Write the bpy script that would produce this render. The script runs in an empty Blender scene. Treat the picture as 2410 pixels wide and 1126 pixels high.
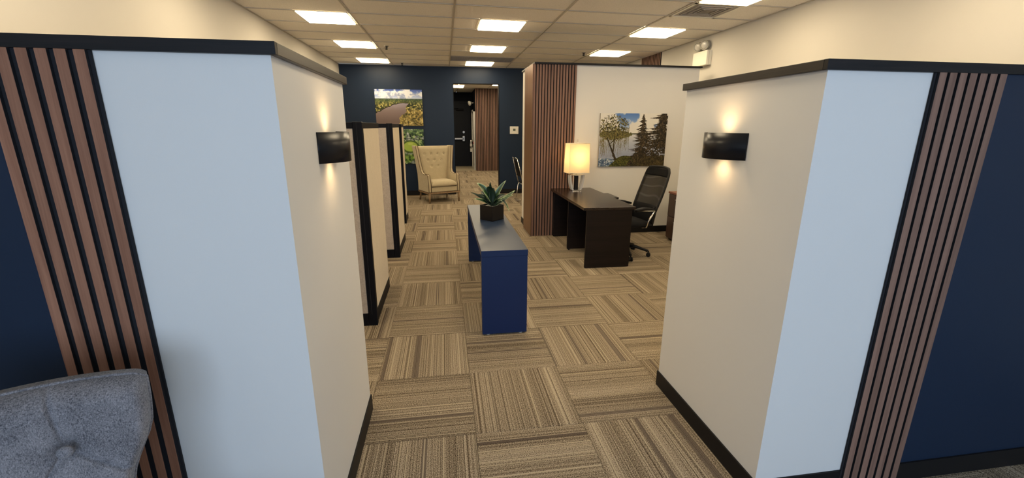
import bpy, bmesh, math, random
import numpy as np
from mathutils import Vector, Matrix
random.seed(7)
SC = bpy.context.scene
C = SC.collection
# ------------------------------------------------------------------ camera
F_PX, CX, CY, CAM_H = 1015.0, 1205.0, 563.0, 1.64
d1 = Vector((1045-CX, -(297-CY), -F_PX)).normalized()
dv = -Vector((1184-CX, -(4330-CY), -F_PX)).normalized()
dv = (dv - d1*d1.dot(dv)).normalized()
dx = d1.cross(dv)
cam_d = bpy.data.cameras.new('camera')
cam = bpy.data.objects.new('camera', cam_d)
C.objects.link(cam)
cam_d.sensor_width = 36.0
cam_d.sensor_fit = 'HORIZONTAL'
cam_d.lens = F_PX/2410*36
cam_d.clip_start = 0.02
cam_d.clip_end = 100
cam.matrix_world = Matrix(((dx[0], dx[1], dx[2], 0), (d1[0], d1[1], d1[2], 0), (dv[0], dv[1], dv[2], CAM_H), (0, 0, 0, 1)))
SC.camera = cam
# ------------------------------------------------------------------ world, exposure, large lights
w = bpy.data.worlds.new('world'); SC.world = w; w.use_nodes = True
w.node_tree.nodes['Background'].inputs[0].default_value = (0.75, 0.86, 1.0, 1)
w.node_tree.nodes['Background'].inputs[1].default_value = 1.0
vs = SC.view_settings
vs.view_transform = 'Standard'; vs.look = 'None'; vs.exposure = 0.0; vs.gamma = 1.0; vs.use_curve_mapping = False
PANEL_E = 19.0        # ceiling light strength
PANEL_COL = (1.0, 0.81, 0.53)
WIN_E = 50.0          # daylight through the shop windows behind the camera
WIN_COL = (0.53, 0.72, 1.0)
for wx in (-1.0, 0.9, 2.8):
    l = bpy.data.lights.new('window_daylight', 'AREA'); l.shape = 'RECTANGLE'
    l.size = 1.7; l.size_y = 2.0; l.energy = WIN_E; l.color = WIN_COL
    o = bpy.data.objects.new('window_daylight', l); C.objects.link(o)
    o.location = (wx, -3.45, 1.65); o.rotation_euler = (math.radians(90), 0, 0)

# ------------------------------------------------------------------ helpers
H = 2.975             # ceiling height
YB = 10.75            # back wall
XL, XR = -2.28, 4.0

def tag(o, label=None, cat=None, group=None, kind=None):
    if label: o['label'] = label
    if cat: o['category'] = cat
    if group: o['group'] = group
    if kind: o['kind'] = kind
    return o

def empty(name, loc, label=None, cat=None, group=None, rz=0.0):
    o = bpy.data.objects.new(name, None); C.objects.link(o)
    o.location = loc; o.rotation_euler = (0, 0, rz); o.empty_display_size = 0.1
    return tag(o, label, cat, group)

class MB:
    """collects shapes into one bmesh"""
    def __init__(s): s.bm = bmesh.new()
    def box(s, x0, x1, y0, y1, z0, z1, bev=0.0, seg=2):
        r = bmesh.ops.create_cube(s.bm, size=1.0)
        for v in r['verts']:
            v.co = Vector(((x0+x1)/2+v.co.x*(x1-x0), (y0+y1)/2+v.co.y*(y1-y0), (z0+z1)/2+v.co.z*(z1-z0)))
        if bev > 0:
            es = set(e for v in r['verts'] for e in v.link_edges)
            bmesh.ops.bevel(s.bm, geom=list(es), offset=bev, segments=seg, profile=0.5, affect='EDGES')
        return s
    def prism(s, pts, ax, a, b, bev=0.0):
        """extrude closed 2D outline along axis ax from a to b. pts are the other two coords in order"""
        def P(p, t):
            if ax == 'x': return (t, p[0], p[1])
            if ax == 'y': return (p[0], t, p[1])
            return (p[0], p[1], t)
        va = [s.bm.verts.new(P(p, a)) for p in pts]; vb = [s.bm.verts.new(P(p, b)) for p in pts]
        fs = [s.bm.faces.new(va), s.bm.faces.new(vb[::-1])]
        n = len(pts)
        for i in range(n): fs.append(s.bm.faces.new((va[i], vb[i], vb[(i+1) % n], va[(i+1) % n])))
        bmesh.ops.recalc_face_normals(s.bm, faces=fs)
        if bev > 0:
            es = set(e for f in fs[:2] for e in f.edges)
            bmesh.ops.bevel(s.bm, geom=list(es), offset=bev, segments=2, profile=0.5, affect='EDGES')
        return s
    def tube(s, pts, r, n=10, closed=False, cap=True):
        pts = [Vector(p) for p in pts]
        rr = r if isinstance(r, (list, tuple)) else [r]*len(pts)
        rings = []; prev = None
        m = len(pts)
        for i, p in enumerate(pts):
            if closed: t = (pts[(i+1) % m]-pts[i-1]).normalized()
            else: t = (pts[min(i+1, m-1)]-pts[max(i-1, 0)]).normalized()
            if prev is None:
                a = Vector((0, 0, 1)) if abs(t.z) < 0.9 else Vector((1, 0, 0))
                u = t.cross(a).normalized()
            else:
                u = (prev-t*prev.dot(t)).normalized()
            prev = u; v = t.cross(u)
            rings.append([s.bm.verts.new(p+(u*math.cos(2*math.pi*k/n)+v*math.sin(2*math.pi*k/n))*rr[i]) for k in range(n)])
        for i in range(m if closed else m-1):
            A, B = rings[i], rings[(i+1) % m]
            for k in range(n): 
                f = s.bm.faces.new((A[k], A[(k+1) % n], B[(k+1) % n], B[k])); f.smooth = True
        if cap and not closed:
            s.bm.faces.new(rings[0][::-1]); s.bm.faces.new(rings[-1])
        return s
    def cyl(s, p0, p1, r0, r1=None, n=24):
        return s.tube([p0, p1], [r0, r0 if r1 is None else r1], n)
    def lathe(s, prof, c=(0, 0, 0), n=28, mat=None):
        """prof: (r,z) list around local Z"""
        rings = []
        for r, z in prof:
            ring = []
            for k in range(n):
                a = 2*math.pi*k/n
                co = Vector((max(r, 1e-4)*math.cos(a), max(r, 1e-4)*math.sin(a), z))
                if mat: co = mat @ co
                ring.append(s.bm.verts.new(co+Vector(c)))
            rings.append(ring)
        for A, B in zip(rings, rings[1:]):
            for k in range(n):
                f = s.bm.faces.new((A[k], A[(k+1) % n], B[(k+1) % n], B[k])); f.smooth = True
        s.bm.faces.new(rings[0][::-1]); s.bm.faces.new(rings[-1])
        return s
    def grid(s, fn, nu, nv, flip=False):
        vs_ = [[s.bm.verts.new(fn(i/nu, j/nv)) for i in range(nu+1)] for j in range(nv+1)]
        for j in range(nv):
            for i in range(nu):
                q = (vs_[j][i], vs_[j][i+1], vs_[j+1][i+1], vs_[j+1][i])
                f = s.bm.faces.new(q[::-1] if flip else q); f.smooth = True
        return s
    def slabgrid(s, front, back, nu, nv):
        """closed pad from a front and a back surface with shared border"""
        A = [[s.bm.verts.new(front(i/nu, j/nv)) for i in range(nu+1)] for j in range(nv+1)]
        B = [[s.bm.verts.new(back(i/nu, j/nv)) for i in range(nu+1)] for j in range(nv+1)]
        fs = []
        for j in range(nv):
            for i in range(nu):
                fs.append(s.bm.faces.new((A[j][i], A[j][i+1], A[j+1][i+1], A[j+1][i])))
                fs.append(s.bm.faces.new((B[j][i], B[j+1][i], B[j+1][i+1], B[j][i+1])))
        for i in range(nu):
            fs.append(s.bm.faces.new((A[0][i], B[0][i], B[0][i+1], A[0][i+1])))
            fs.append(s.bm.faces.new((A[nv][i+1], B[nv][i+1], B[nv][i], A[nv][i])))
        for j in range(nv):
            fs.append(s.bm.faces.new((A[j+1][0], B[j+1][0], B[j][0], A[j][0])))
            fs.append(s.bm.faces.new((A[j][nu], B[j][nu], B[j+1][nu], A[j+1][nu])))
        for f in fs: f.smooth = True
        bmesh.ops.recalc_face_normals(s.bm, faces=fs)
        return s
    def mesh(s, name, smooth=None):
        me = bpy.data.meshes.new(name)
        if smooth is not None:
            for f in s.bm.faces: f.smooth = smooth
        s.bm.to_mesh(me); s.bm.free()
        return me
    def build(s, name, mat, parent=None, smooth=None, loc=None):
        me = s.mesh(name, smooth)
        o = bpy.data.objects.new(name, me); C.objects.link(o)
        if mat: me.materials.append(mat)
        if parent: o.parent = parent
        if loc: o.location = loc
        return o

def B(name, mat, parent, *box, bev=0.0, loc=None):
    return MB().box(*box, bev=bev).build(name, mat, parent, loc=loc)

def structure(o): o['kind'] = 'structure'; return o

# ------------------------------------------------------------------ materials
class NT:
    def __init__(s, name):
        s.m = bpy.data.materials.new(name); s.m.use_nodes = True
        s.t = s.m.node_tree; s.b = s.t.nodes['Principled BSDF']; s.out = s.t.nodes['Material Output']
    def n(s, typ, **kw):
        nd = s.t.nodes.new(typ)
        for k, v in kw.items():
            if k.startswith('i_'):
                key = k[2:]; key = int(key) if key.isdigit() else key.replace('_', ' ')
                nd.inputs[key].default_value = v
            else: setattr(nd, k, v)
        return nd
    def l(s, a, b): s.t.links.new(a, b)
    def math(s, op, a, b=None):
        nd = s.n('ShaderNodeMath', operation=op)
        for i, x in enumerate((a, b)):
            if x is None: continue
            if isinstance(x, (int, float)): nd.inputs[i].default_value = x
            else: s.l(x, nd.inputs[i])
        return nd.outputs[0]
    def mix(s, f, a, b, blend='MIX'):
        nd = s.n('ShaderNodeMix', data_type='RGBA', blend_type=blend)
        for idx, x in ((0, f), (6, a), (7, b)):
            if isinstance(x, (int, float)): nd.inputs[idx].default_value = x
            elif isinstance(x, tuple): nd.inputs[idx].default_value = (*x, 1) if len(x) == 3 else x
            else: s.l(x, nd.inputs[idx])
        return nd.outputs[2]
    def ramp(s, f, stops, interp='LINEAR'):
        nd = s.n('ShaderNodeValToRGB'); nd.color_ramp.interpolation = interp
        e = nd.color_ramp.elements
        while len(e) < len(stops): e.new(0.5)
        for el, (p, c) in zip(e, stops):
            el.position = p; el.color = (*c, 1) if len(c) == 3 else c
        s.l(f, nd.inputs[0]); return nd.outputs[0]
    def set(s, **kw):
        for k, v in kw.items():
            key = k.replace('_', ' ')
            if isinstance(v, (int, float, tuple)):
                s.b.inputs[key].default_value = (*v, 1) if isinstance(v, tuple) and len(v) == 3 else v
            else: s.l(v, s.b.inputs[key])
        return s
    def bump(s, h, strength=0.3, dist=0.002):
        nd = s.n('ShaderNodeBump', i_Strength=strength, i_Distance=dist)
        s.l(h, nd.inputs['Height']); s.l(nd.outputs[0], s.b.inputs['Normal'])
        return s

def srgb(r, g, b):
    f = lambda c: (c/255/12.92) if c/255 <= 0.04045 else ((c/255+0.055)/1.055)**2.4
    return (f(r), f(g), f(b))

def plain(name, col, rough=0.5, metal=0.0, bump=0.0, scale=200, spec=0.5, var=0.0, coat=0.0):
    m = NT(name)
    tc = m.n('ShaderNodeTexCoord')
    nz = m.n('ShaderNodeTexNoise', i_Scale=scale, i_Detail=3.0); m.l(tc.outputs['Object'], nz.inputs['Vector'])
    if var > 0:
        nv = m.n('ShaderNodeTexNoise', i_Scale=1.7, i_Detail=2.0); m.l(tc.outputs['Object'], nv.inputs['Vector'])
        k = 1-var
        colr = m.mix(nv.outputs[0], tuple(c*k for c in col), tuple(min(1, c*(1+var)) for c in col))
        m.set(Base_Color=colr)
    else: m.set(Base_Color=col)
    m.set(Roughness=rough, Metallic=metal, Coat_Weight=coat)
    m.b.inputs['Specular IOR Level'].default_value = spec
    if bump > 0: m.bump(nz.outputs[0], bump, 0.001)
    return m.m

M = {}
M['white_wall'] = plain('white_wall_paint', (0.72, 0.705, 0.67), 0.55, bump=0.10, scale=260, var=0.015, spec=0.3)
M['beige_wall'] = plain('cream_wall_paint', (0.61, 0.58, 0.52), 0.6, bump=0.10, scale=260, var=0.02, spec=0.3)
M['navy_wall'] = plain('navy_wall_paint', (0.009, 0.020, 0.044), 0.45, bump=0.10, scale=200, var=0.05, spec=0.25)
M['black_wall'] = plain('near_black_wall_paint', (0.008, 0.010, 0.015), 0.6, bump=0.05, spec=0.15)
M['baseboard'] = plain('black_vinyl_baseboard', (0.008, 0.0075, 0.008), 0.5, spec=0.25)
M['cap'] = None
M['black'] = plain('black_plastic', (0.006, 0.006, 0.007), 0.45, spec=0.3)
M['black_gloss'] = plain('glossy_black_metal', (0.005, 0.006, 0.009), 0.30, spec=0.35)
M['black_metal'] = plain('black_powder_coated_metal', (0.005, 0.005, 0.007), 0.5, spec=0.12)
M['chrome'] = plain('chrome', (0.75, 0.75, 0.76), 0.13, metal=1.0)
M['steel'] = plain('brushed_steel', (0.55, 0.54, 0.52), 0.32, metal=1.0)
M['white_plastic'] = plain('white_plastic', (0.70, 0.68, 0.62), 0.4)
M['grid'] = plain('ceiling_grid_enamel', (0.52, 0.47, 0.39), 0.5)
M['ivory_steel'] = plain('ivory_enamel', (0.80, 0.76, 0.64), 0.38)
M['dark_screen'] = plain('grey_green_display', (0.12, 0.14, 0.10), 0.2)
M['red'] = plain('red_enamel', (0.35, 0.03, 0.02), 0.35)
M['paper'] = plain('white_paper_tag', (0.65, 0.63, 0.6), 0.7)
M['console_blue'] = plain('navy_lacquer', (0.005, 0.018, 0.075), 0.42, bump=0.03, scale=90, var=0.03, spec=0.3)
M['console_top'] = plain('navy_lacquer_worktop', (0.010, 0.024, 0.060), 0.40, bump=0.04, scale=60, spec=0.5)
M['beige_fabric'] = None
M['door_black'] = plain('black_door_paint', (0.009, 0.011, 0.017), 0.5, spec=0.2)

def wood(name, base, dark, axis=2, rough=0.5, scale=1.0, streak=0.5, spec=0.4, coat=0.0):
    m = NT(name)
    tc = m.n('ShaderNodeTexCoord'); mp = m.n('ShaderNodeMapping')
    s = [38*scale]*3; s[axis] = 1.4*scale
    mp.inputs['Scale'].default_value = s
    oi = m.n('ShaderNodeObjectInfo')
    cmb = m.n('ShaderNodeCombineXYZ'); k = m.math('MULTIPLY', oi.outputs['Random'], 57.0)
    for i in range(3): m.l(k, cmb.inputs[i])
    m.l(cmb.outputs[0], mp.inputs['Location']); m.l(tc.outputs['Object'], mp.inputs['Vector'])
    n1 = m.n('ShaderNodeTexNoise', i_Scale=1.0, i_Detail=5.0, i_Roughness=0.6, i_Distortion=0.6); m.l(mp.outputs[0], n1.inputs['Vector'])
    mp2 = m.n('ShaderNodeMapping'); s2 = [260*scale]*3; s2[axis] = 9*scale
    mp2.inputs['Scale'].default_value = s2; m.l(cmb.outputs[0], mp2.inputs['Location']); m.l(tc.outputs['Object'], mp2.inputs['Vector'])
    n2 = m.n('ShaderNodeTexNoise', i_Scale=1.0, i_Detail=2.0); m.l(mp2.outputs[0], n2.inputs['Vector'])
    f = m.math('ADD', m.math('MULTIPLY', n1.outputs[0], 0.75), m.math('MULTIPLY', n2.outputs[0], 0.25))
    col = m.ramp(f, [(0.5-0.5*streak*0.5, dark), (0.5+0.5*streak*0.5, base)])
    tint = m.math('ADD', m.math('MULTIPLY', oi.outputs['Random'], 0.22), 0.89)
    tn = m.n('ShaderNodeCombineColor')
    for i in range(3): m.l(tint, tn.inputs[i])
    col = m.mix(1.0, col, tn.outputs[0], 'MULTIPLY')
    m.set(Base_Color=col, Roughness=rough, Coat_Weight=coat)
    m.b.inputs['Specular IOR Level'].default_value = spec
    m.bump(n2.outputs[0], 0.25, 0.0006)
    return m.m
M['slat'] = wood('walnut_slat_veneer', (0.34, 0.160, 0.096), (0.235, 0.105, 0.062), 2, 0.5, spec=0.25)
M['slat_grey'] = wood('dusty_walnut_slat_veneer', (0.26, 0.150, 0.108), (0.18, 0.100, 0.072), 2, 0.5, spec=0.25)
M['felt'] = plain('black_felt_backing', (0.009, 0.009, 0.012), 0.9, bump=0.2, scale=500)
M['side_wood'] = wood('brown_side_veneer', (0.17, 0.088, 0.045), (0.11, 0.055, 0.03), 2, 0.4)
M['desk'] = wood('espresso_veneer', (0.011, 0.0065, 0.0055), (0.0055, 0.0035, 0.003), 0, 0.45, scale=0.6, spec=0.25)
M['desk_top'] = wood('espresso_veneer_top', (0.020, 0.010, 0.007), (0.010, 0.0055, 0.004), 1, 0.25, scale=0.6)
M['cherry'] = wood('cherry_top_veneer', (0.30, 0.10, 0.045), (0.19, 0.06, 0.03), 1, 0.35)
M['cab_wood'] = wood('brown_cabinet_veneer', (0.075, 0.036, 0.025), (0.045, 0.022, 0.016), 2, 0.4)
M['leg_wood'] = wood('weathered_oak', (0.30, 0.20, 0.11), (0.20, 0.13, 0.07), 2, 0.5)
M['cap'] = wood('dark_wood_cap', (0.012, 0.010, 0.010), (0.005, 0.005, 0.006), 0, 0.5, scale=1.2, spec=0.25)
M['cap_y'] = wood('dark_wood_cap_side', (0.018, 0.013, 0.012), (0.004, 0.003, 0.003), 1, 0.36, scale=2.0, spec=0.38)

def fabric(name, a, b, scale=900, rough=0.85, bump=0.35, sheen=0.2, cross=True):
    m = NT(name)
    tc = m.n('ShaderNodeTexCoord')
    outs = []
    for sc in ((1, 0.22, 0.16), (0.22, 0.22, 1.0)):
        mp = m.n('ShaderNodeMapping'); mp.inputs['Scale'].default_value = [scale*x for x in sc]
        m.l(tc.outputs['Object'], mp.inputs['Vector'])
        nz = m.n('ShaderNodeTexNoise', i_Scale=1.0, i_Detail=3.0); m.l(mp.outputs[0], nz.inputs['Vector']); outs.append(nz.outputs[0])
    big = m.n('ShaderNodeTexNoise', i_Scale=14.0, i_Detail=3.0); m.l(tc.outputs['Object'], big.inputs['Vector'])
    f = m.math('ADD', m.math('MULTIPLY', outs[0], 0.5), m.math('MULTIPLY', outs[1], 0.5))
    f = m.math('ADD', f, m.math('MULTIPLY', m.math('SUBTRACT', big.outputs[0], 0.5), 0.25))
    m.set(Base_Color=m.ramp(f, [(0.36, a), (0.64, b)]), Roughness=rough, Sheen_Weight=sheen)
    m.bump(f, bump, 0.0012)
    return m.m
M['denim'] = fabric('grey_blue_tweed', (0.040, 0.041, 0.052), (0.33, 0.315, 0.33), 950)
M['cream_fabric'] = fabric('cream_upholstery', (0.42, 0.35, 0.22), (0.52, 0.44, 0.29), 500, bump=0.15)
M['beige_fabric'] = fabric('beige_panel_fabric', (0.54, 0.44, 0.28), (0.62, 0.51, 0.34), 600, bump=0.2)
M['greige_fabric'] = fabric('greige_panel_fabric', (0.36, 0.30, 0.24), (0.50, 0.42, 0.34), 380, bump=0.25)
M['shade_lining'] = plain('nailhead_bronze', (0.10, 0.055, 0.03), 0.35, metal=0.6)

# carpet: every tile has its own random stripes; the stripes run along local Y
def carpet_mat():
    m = NT('striped_loop_carpet')
    tc = m.n('ShaderNodeTexCoord'); oi = m.n('ShaderNodeObjectInfo')
    sep = m.n('ShaderNodeSeparateXYZ'); m.l(tc.outputs['Object'], sep.inputs[0])
    rnd = m.math('MULTIPLY', oi.outputs['Random'], 97.0)
    u = m.math('ADD', sep.outputs[0], rnd)
    v = m.math('ADD', sep.outputs[1], rnd)
    def n1(scale, off=0.0, detail=0.0):
        nz = m.n('ShaderNodeTexNoise', noise_dimensions='1D', i_Scale=scale, i_Detail=detail)
        m.l(m.math('ADD', u, off) if off else u, nz.inputs['W']); return nz.outputs[0]
    fine = n1(240.0, 3.1, 1.0); mid = n1(75.0, 11.7, 1.0); wide = n1(9.0, 29.0); darkb = n1(14.0, 71.3); lite = n1(80.0, 51.0)
    uv = m.n('ShaderNodeCombineXYZ'); m.l(m.math('MULTIPLY', u, 300.0), uv.inputs[0]); m.l(m.math('MULTIPLY', v, 170.0), uv.inputs[1])
    fl = m.n('ShaderNodeTexNoise', noise_dimensions='2D', i_Scale=1.0, i_Detail=2.0); m.l(uv.outputs[0], fl.inputs['Vector'])
    f = m.math('ADD', m.math('MULTIPLY', fine, 0.36), m.math('MULTIPLY', mid, 0.20))
    f = m.math('ADD', f, m.math('MULTIPLY', wide, 0.13))
    f = m.math('ADD', f, m.math('MULTIPLY', fl.outputs[0], 0.66))
    col = m.ramp(f, [(0.50, srgb(50, 43, 35)), (0.59, srgb(89, 77, 62)), (0.67, srgb(127, 113, 93)), (0.79, srgb(180, 166, 145))])
    dk = m.ramp(darkb, [(0.745, (0, 0, 0)), (0.775, (1, 1, 1))])
    dkf = m.math('MULTIPLY', dk, m.math('ADD', m.math('MULTIPLY', fl.outputs[0], 1.3), -0.05))
    col = m.mix(dkf, col, srgb(82, 72, 66))
    dl = m.ramp(mid, [(0.22, (1, 1, 1)), (0.27, (0, 0, 0))])
    col = m.mix(m.math('MULTIPLY', dl, 0.75), col, srgb(72, 58, 44))
    lt = m.ramp(lite, [(0.74, (0, 0, 0)), (0.78, (1, 1, 1))])
    col = m.mix(m.math('MULTIPLY', lt, 0.7), col, srgb(182, 168, 142))
    tint = m.math('ADD', m.math('MULTIPLY', oi.outputs['Random'], 0.14), 0.93)
    tn = m.n('ShaderNodeCombineColor')
    for i in range(3): m.l(tint, tn.inputs[i])
    col = m.mix(1.0, col, tn.outputs[0], 'MULTIPLY')
    m.set(Base_Color=col, Roughness=0.95); m.b.inputs['Specular IOR Level'].default_value = 0.1
    m.bump(f, 0.5, 0.004)
    return m.m
M['carpet'] = carpet_mat()
M['carpet_base'] = plain('carpet_base', srgb(118, 100, 76), 0.95, bump=0.4, scale=300, spec=0.1)
M['vinyl'] = plain('pale_vinyl_floor', srgb(176, 164, 140), 0.4, var=0.05)

def ceiling_mat():
    m = NT('mineral_ceiling_tile')
    tc = m.n('ShaderNodeTexCoord')
    nz = m.n('ShaderNodeTexNoise', i_Scale=160.0, i_Detail=3.0); m.l(tc.outputs['Object'], nz.inputs['Vector'])
    nb = m.n('ShaderNodeTexNoise', i_Scale=45.0, i_Detail=4.0); m.l(tc.outputs['Object'], nb.inputs['Vector'])
    oi = m.n('ShaderNodeObjectInfo')
    col = m.ramp(nz.outputs[0], [(0.34, (0.74, 0.69, 0.60)), (0.46, (0.90, 0.85, 0.76))])
    tint = m.math('ADD', m.math('MULTIPLY', oi.outputs['Random'], 0.08), 0.95)
    tn = m.n('ShaderNodeCombineColor')
    for i in range(3): m.l(tint, tn.inputs[i])
    m.set(Base_Color=m.mix(1.0, col, tn.outputs[0], 'MULTIPLY'), Roughness=0.9)
    m.b.inputs['Specular IOR Level'].default_value = 0.15
    m.bump(nb.outputs[0], 0.4, 0.002)
    return m.m
M['ceiling'] = ceiling_mat()

def emit(name, col, e):
    m = NT(name); m.set(Base_Color=(0.8, 0.8, 0.8), Emission_Color=col, Emission_Strength=e); return m.m
M['panel'] = emit('lit_ceiling_diffuser', PANEL_COL, PANEL_E)

# ================================================================== STRUCTURE
def wall(name, mat, *box): return structure(B(name, mat, None, *box))
# floor
floor = wall('floor', M['carpet_base'], -2.6, 4.3, -3.6, 19.0, -0.12, -0.006)
T = 0.609
def carpet_tiles():
    me = MB().box(-T/2+0.0008, T/2-0.0008, -T/2+0.0008, T/2-0.0008, -0.006, 0.0, bev=0.0012, seg=1).mesh('carpet_tile')
    me.materials.append(M['carpet'])
    xs0, ys0 = 0.116, 2.032
    rng = random.Random(5)
    for j in range(-3, 25):
        for i in range(-4, 7):
            cx, cy = xs0+(i+0.5)*T, ys0+(j+0.5)*T
            if cy > YB+0.1 and (cx < -0.7 or cx > 2.7): continue
            if cy > 16.7: continue
            if cy < 1.3 and (cx < -1.5): continue
            if cx < XL-0.05 or cx > XR+0.05: continue
            if (1.75 < cy < 2.0) and (cx < -0.9 or cx > 1.8): continue
            o = bpy.data.objects.new('carpet_tile', me); C.objects.link(o); o.parent = floor
            o.location = (cx, cy, 0)
            flip = (i+j) % 2 == 0
            o.rotation_euler = (0, 0, (0 if flip else math.pi/2)+(math.pi if rng.random() < 0.5 else 0))
carpet_tiles()
B('vinyl_strip', M['vinyl'], floor, -0.5, 2.6, 16.65, 18.9, -0.006, 0.001)
# outer walls
def window_wall():
    mb = MB()
    mb.box(XL-0.15, XR+0.15, -3.3, -3.15, 0, 0.55); mb.box(XL-0.15, XR+0.15, -3.3, -3.15, 2.7, H)
    for a, b in ((XL-0.15, -1.95), (-0.05, -0.05+0.0), (-0.12, 0.0), (1.8, 1.92), (3.7, XR+0.15)):
        if b > a: mb.box(a, b, -3.3, -3.15, 0.55, 2.7)
    structure(mb.build('wall_front', M['white_wall']))
    for k, (a, b) in enumerate(((-1.95, -0.12), (0.0, 1.8), (1.92, 3.7))):
        f = MB(); 
        f.box(a, a+0.04, -3.28, -3.2, 0.55, 2.7).box(b-0.04, b, -3.28, -3.2, 0.55, 2.7).box(a, b, -3.28, -3.2, 0.55, 0.6).box(a, b, -3.28, -3.2, 2.65, 2.7)
        structure(f.build('window_%d' % (k+1), M['black_metal']))
window_wall()
wall('wall_left', M['beige_wall'], XL-0.15, XL, -3.3, YB, 0, H)
wall('wall_right', M['beige_wall'], XR, XR+0.15, -3.3, YB, 0, H)
# back wall, with doorway
DX0, DX1, DZ = 0.238, 1.325, 2.615
bw = MB(); bw.box(XL, DX0, YB, YB+0.14, 0, H); bw.box(DX1, XR, YB, YB+0.14, 0, H); bw.box(DX0, DX1, YB, YB+0.14, DZ, H)
structure(bw.build('wall_back', M['navy_wall']))
MBt = MB(); e = 0.012
MBt.box(DX0, DX0+e, YB-0.004, YB+0.144, 0, DZ); MBt.box(DX1-e, DX1, YB-0.004, YB+0.144, 0, DZ); MBt.box(DX0+e, DX1-e, YB-0.004, YB+0.144, DZ-e, DZ)
structure(MBt.build('trim_1', M['black_metal']))
# passage beyond
wall('wall_passage_left', M['navy_wall'], -0.7, -0.55, YB+0.14, 18.6, 0, H)
wall('wall_passage_right', M['beige_wall'], 2.7, 2.85, YB+0.14, 16.5, 0, H)
wall('wall_passage_end', M['black_wall'], -0.55, 1.3, 18.6, 18.75, 0, H)
wall('wall_passage_return', M['black_wall'], 1.165, 2.85, 16.535, 18.6, 0, H)
# partitions flanking the opening: boxes 1.87 m high
PZ = 1.835
PY0, PY1 = 1.42, 2.33
wall('wall_partition_left', M['white_wall'], XL, -0.485, PY0, PY1, 0, PZ)
wall('wall_partition_right', M['white_wall'], 1.33, XR, PY0, PY1, 0, PZ)
# navy paint fields beyond the slat panels
structure(B('wall_field_left', M['navy_wall'], None, XL, -1.205, PY0-0.004, PY0, 0.0, PZ))
structure(B('wall_field_right', M['navy_wall'], None, 2.075, XR, PY0-0.004, PY0, 0.0, PZ))
# caps
cz0, cz1 = PZ, PZ+0.035
structure(MB().box(XL, -0.465, PY0-0.018, PY0, cz0, cz1, bev=0.001).box(XL, -0.58, PY0, PY0+0.10, cz0, cz1).build('trim_2', M['cap']))
structure(MB().box(-0.58, -0.465, PY0+0.0005, PY1+0.015, cz0, cz1, bev=0.002).build('trim_3', M['cap_y']))
structure(MB().box(1.31, XR, PY0-0.018, PY0, cz0, cz1, bev=0.001).box(1.42, XR, PY0, PY0+0.10, cz0, cz1).build('trim_4', M['cap']))
structure(MB().box(1.31, 1.42, PY0+0.0005, PY1+0.015, cz0, cz1, bev=0.002).build('trim_5', M['cap_y']))
# baseboards
bz = 0.10
structure(MB().box(-0.937, -0.477, PY0-0.008, PY0, 0, bz).box(-0.485, -0.477, PY0, PY1+0.008, 0, bz).box(XL, -1.205, PY0-0.012, PY0-0.004, 0, bz).build('baseboard_partition_left', M['baseboard']))
structure(MB().box(1.322, 1.765, PY0-0.008, PY0, 0, bz).box(1.322, 1.33, PY0, PY1+0.008, 0, bz).box(2.075, XR, PY0-0.012, PY0-0.004, 0, bz).build('baseboard_partition_right', M['baseboard']))
structure(MB().box(XL, DX0, YB-0.01, YB, 0, 0.11).box(DX1, XR, YB-0.01, YB, 0, 0.11).build('baseboard_back', M['baseboard']))
structure(MB().box(XL, XL+0.01, PY1, YB-0.01, 0, 0.11).build('baseboard_left', M['baseboard']))
structure(MB().box(XR-0.01, XR, PY1, YB-0.01, 0, 0.11).build('baseboard_right', M['baseboard']))
# office partition
OY, OZ = 6.36, 2.49
structure(MB().box(1.30, 3.80, OY, OY+0.14, 0, OZ).box(1.30, 1.44, OY+0.14, 7.35, 0, OZ).build('wall_office', M['white_wall']))
structure(MB().box(1.28, 3.81, OY-0.05, OY+0.16, OZ, OZ+0.022).build('trim_6', M['cap']))
structure(MB().box(1.28, 1.46, OY+0.16, 7.37, OZ, OZ+0.022).build('trim_7', M['cap_y']))
structure(MB().box(1.93, 3.80, OY-0.01, OY, 0, 0.10).box(1.29, 1.30, 6.95, 7.36, 0, 0.10).build('baseboard_office', M['baseboard']))

# ceiling ----------------------------------------------------------
ceil = wall('ceiling', M['beige_wall'], XL-0.15, XR+0.15, -3.3, 18.75, H+0.03, H+0.15)
COLS = [XL, -1.09, 0.165, 1.48, 2.78, XR]
P = 0.624; Y0 = 6.08; SH = 0.03
LIGHTS = {0: (-1.735, -1.12), 2: (0.505, 1.125), 4: (2.81, 3.425)}
LROWS = [-6, -3, 0, 3, 6]
def sheared(name, x0, x1, y0, y1, z0, z1, mat, parent, cx, cy):
    mb = MB().box(x0-cx, x1-cx, y0-cy, y1-cy, z0, z1)
    for v in mb.bm.verts: v.co.y += SH*(v.co.x+cx-0.8)
    return mb.build(name, mat, parent, loc=(cx, cy, 0))
tile_cache = {}
g = 0.009
def tile(x0, x1, y0, y1):
    cx, cy = (x0+x1)/2, (y0+y1)/2
    key = (round(x0, 3), round(x1, 3), round(y1-y0, 3))
    if key not in tile_cache:
        mb = MB().box(x0-cx+g, x1-cx-g, -(y1-y0)/2+g, (y1-y0)/2-g, H+0.004, H+0.02)
        for v in mb.bm.verts: v.co.y += SH*v.co.x
        me = mb.mesh('ceiling_tile'); me.materials.append(M['ceiling']); tile_cache[key] = me
    o = bpy.data.objects.new('ceiling_tile', tile_cache[key]); C.objects.link(o); o.parent = ceil
    o.location = (cx, cy+SH*(cx-0.8), 0)
r0, r1 = -15, 7
lit = []
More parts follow.
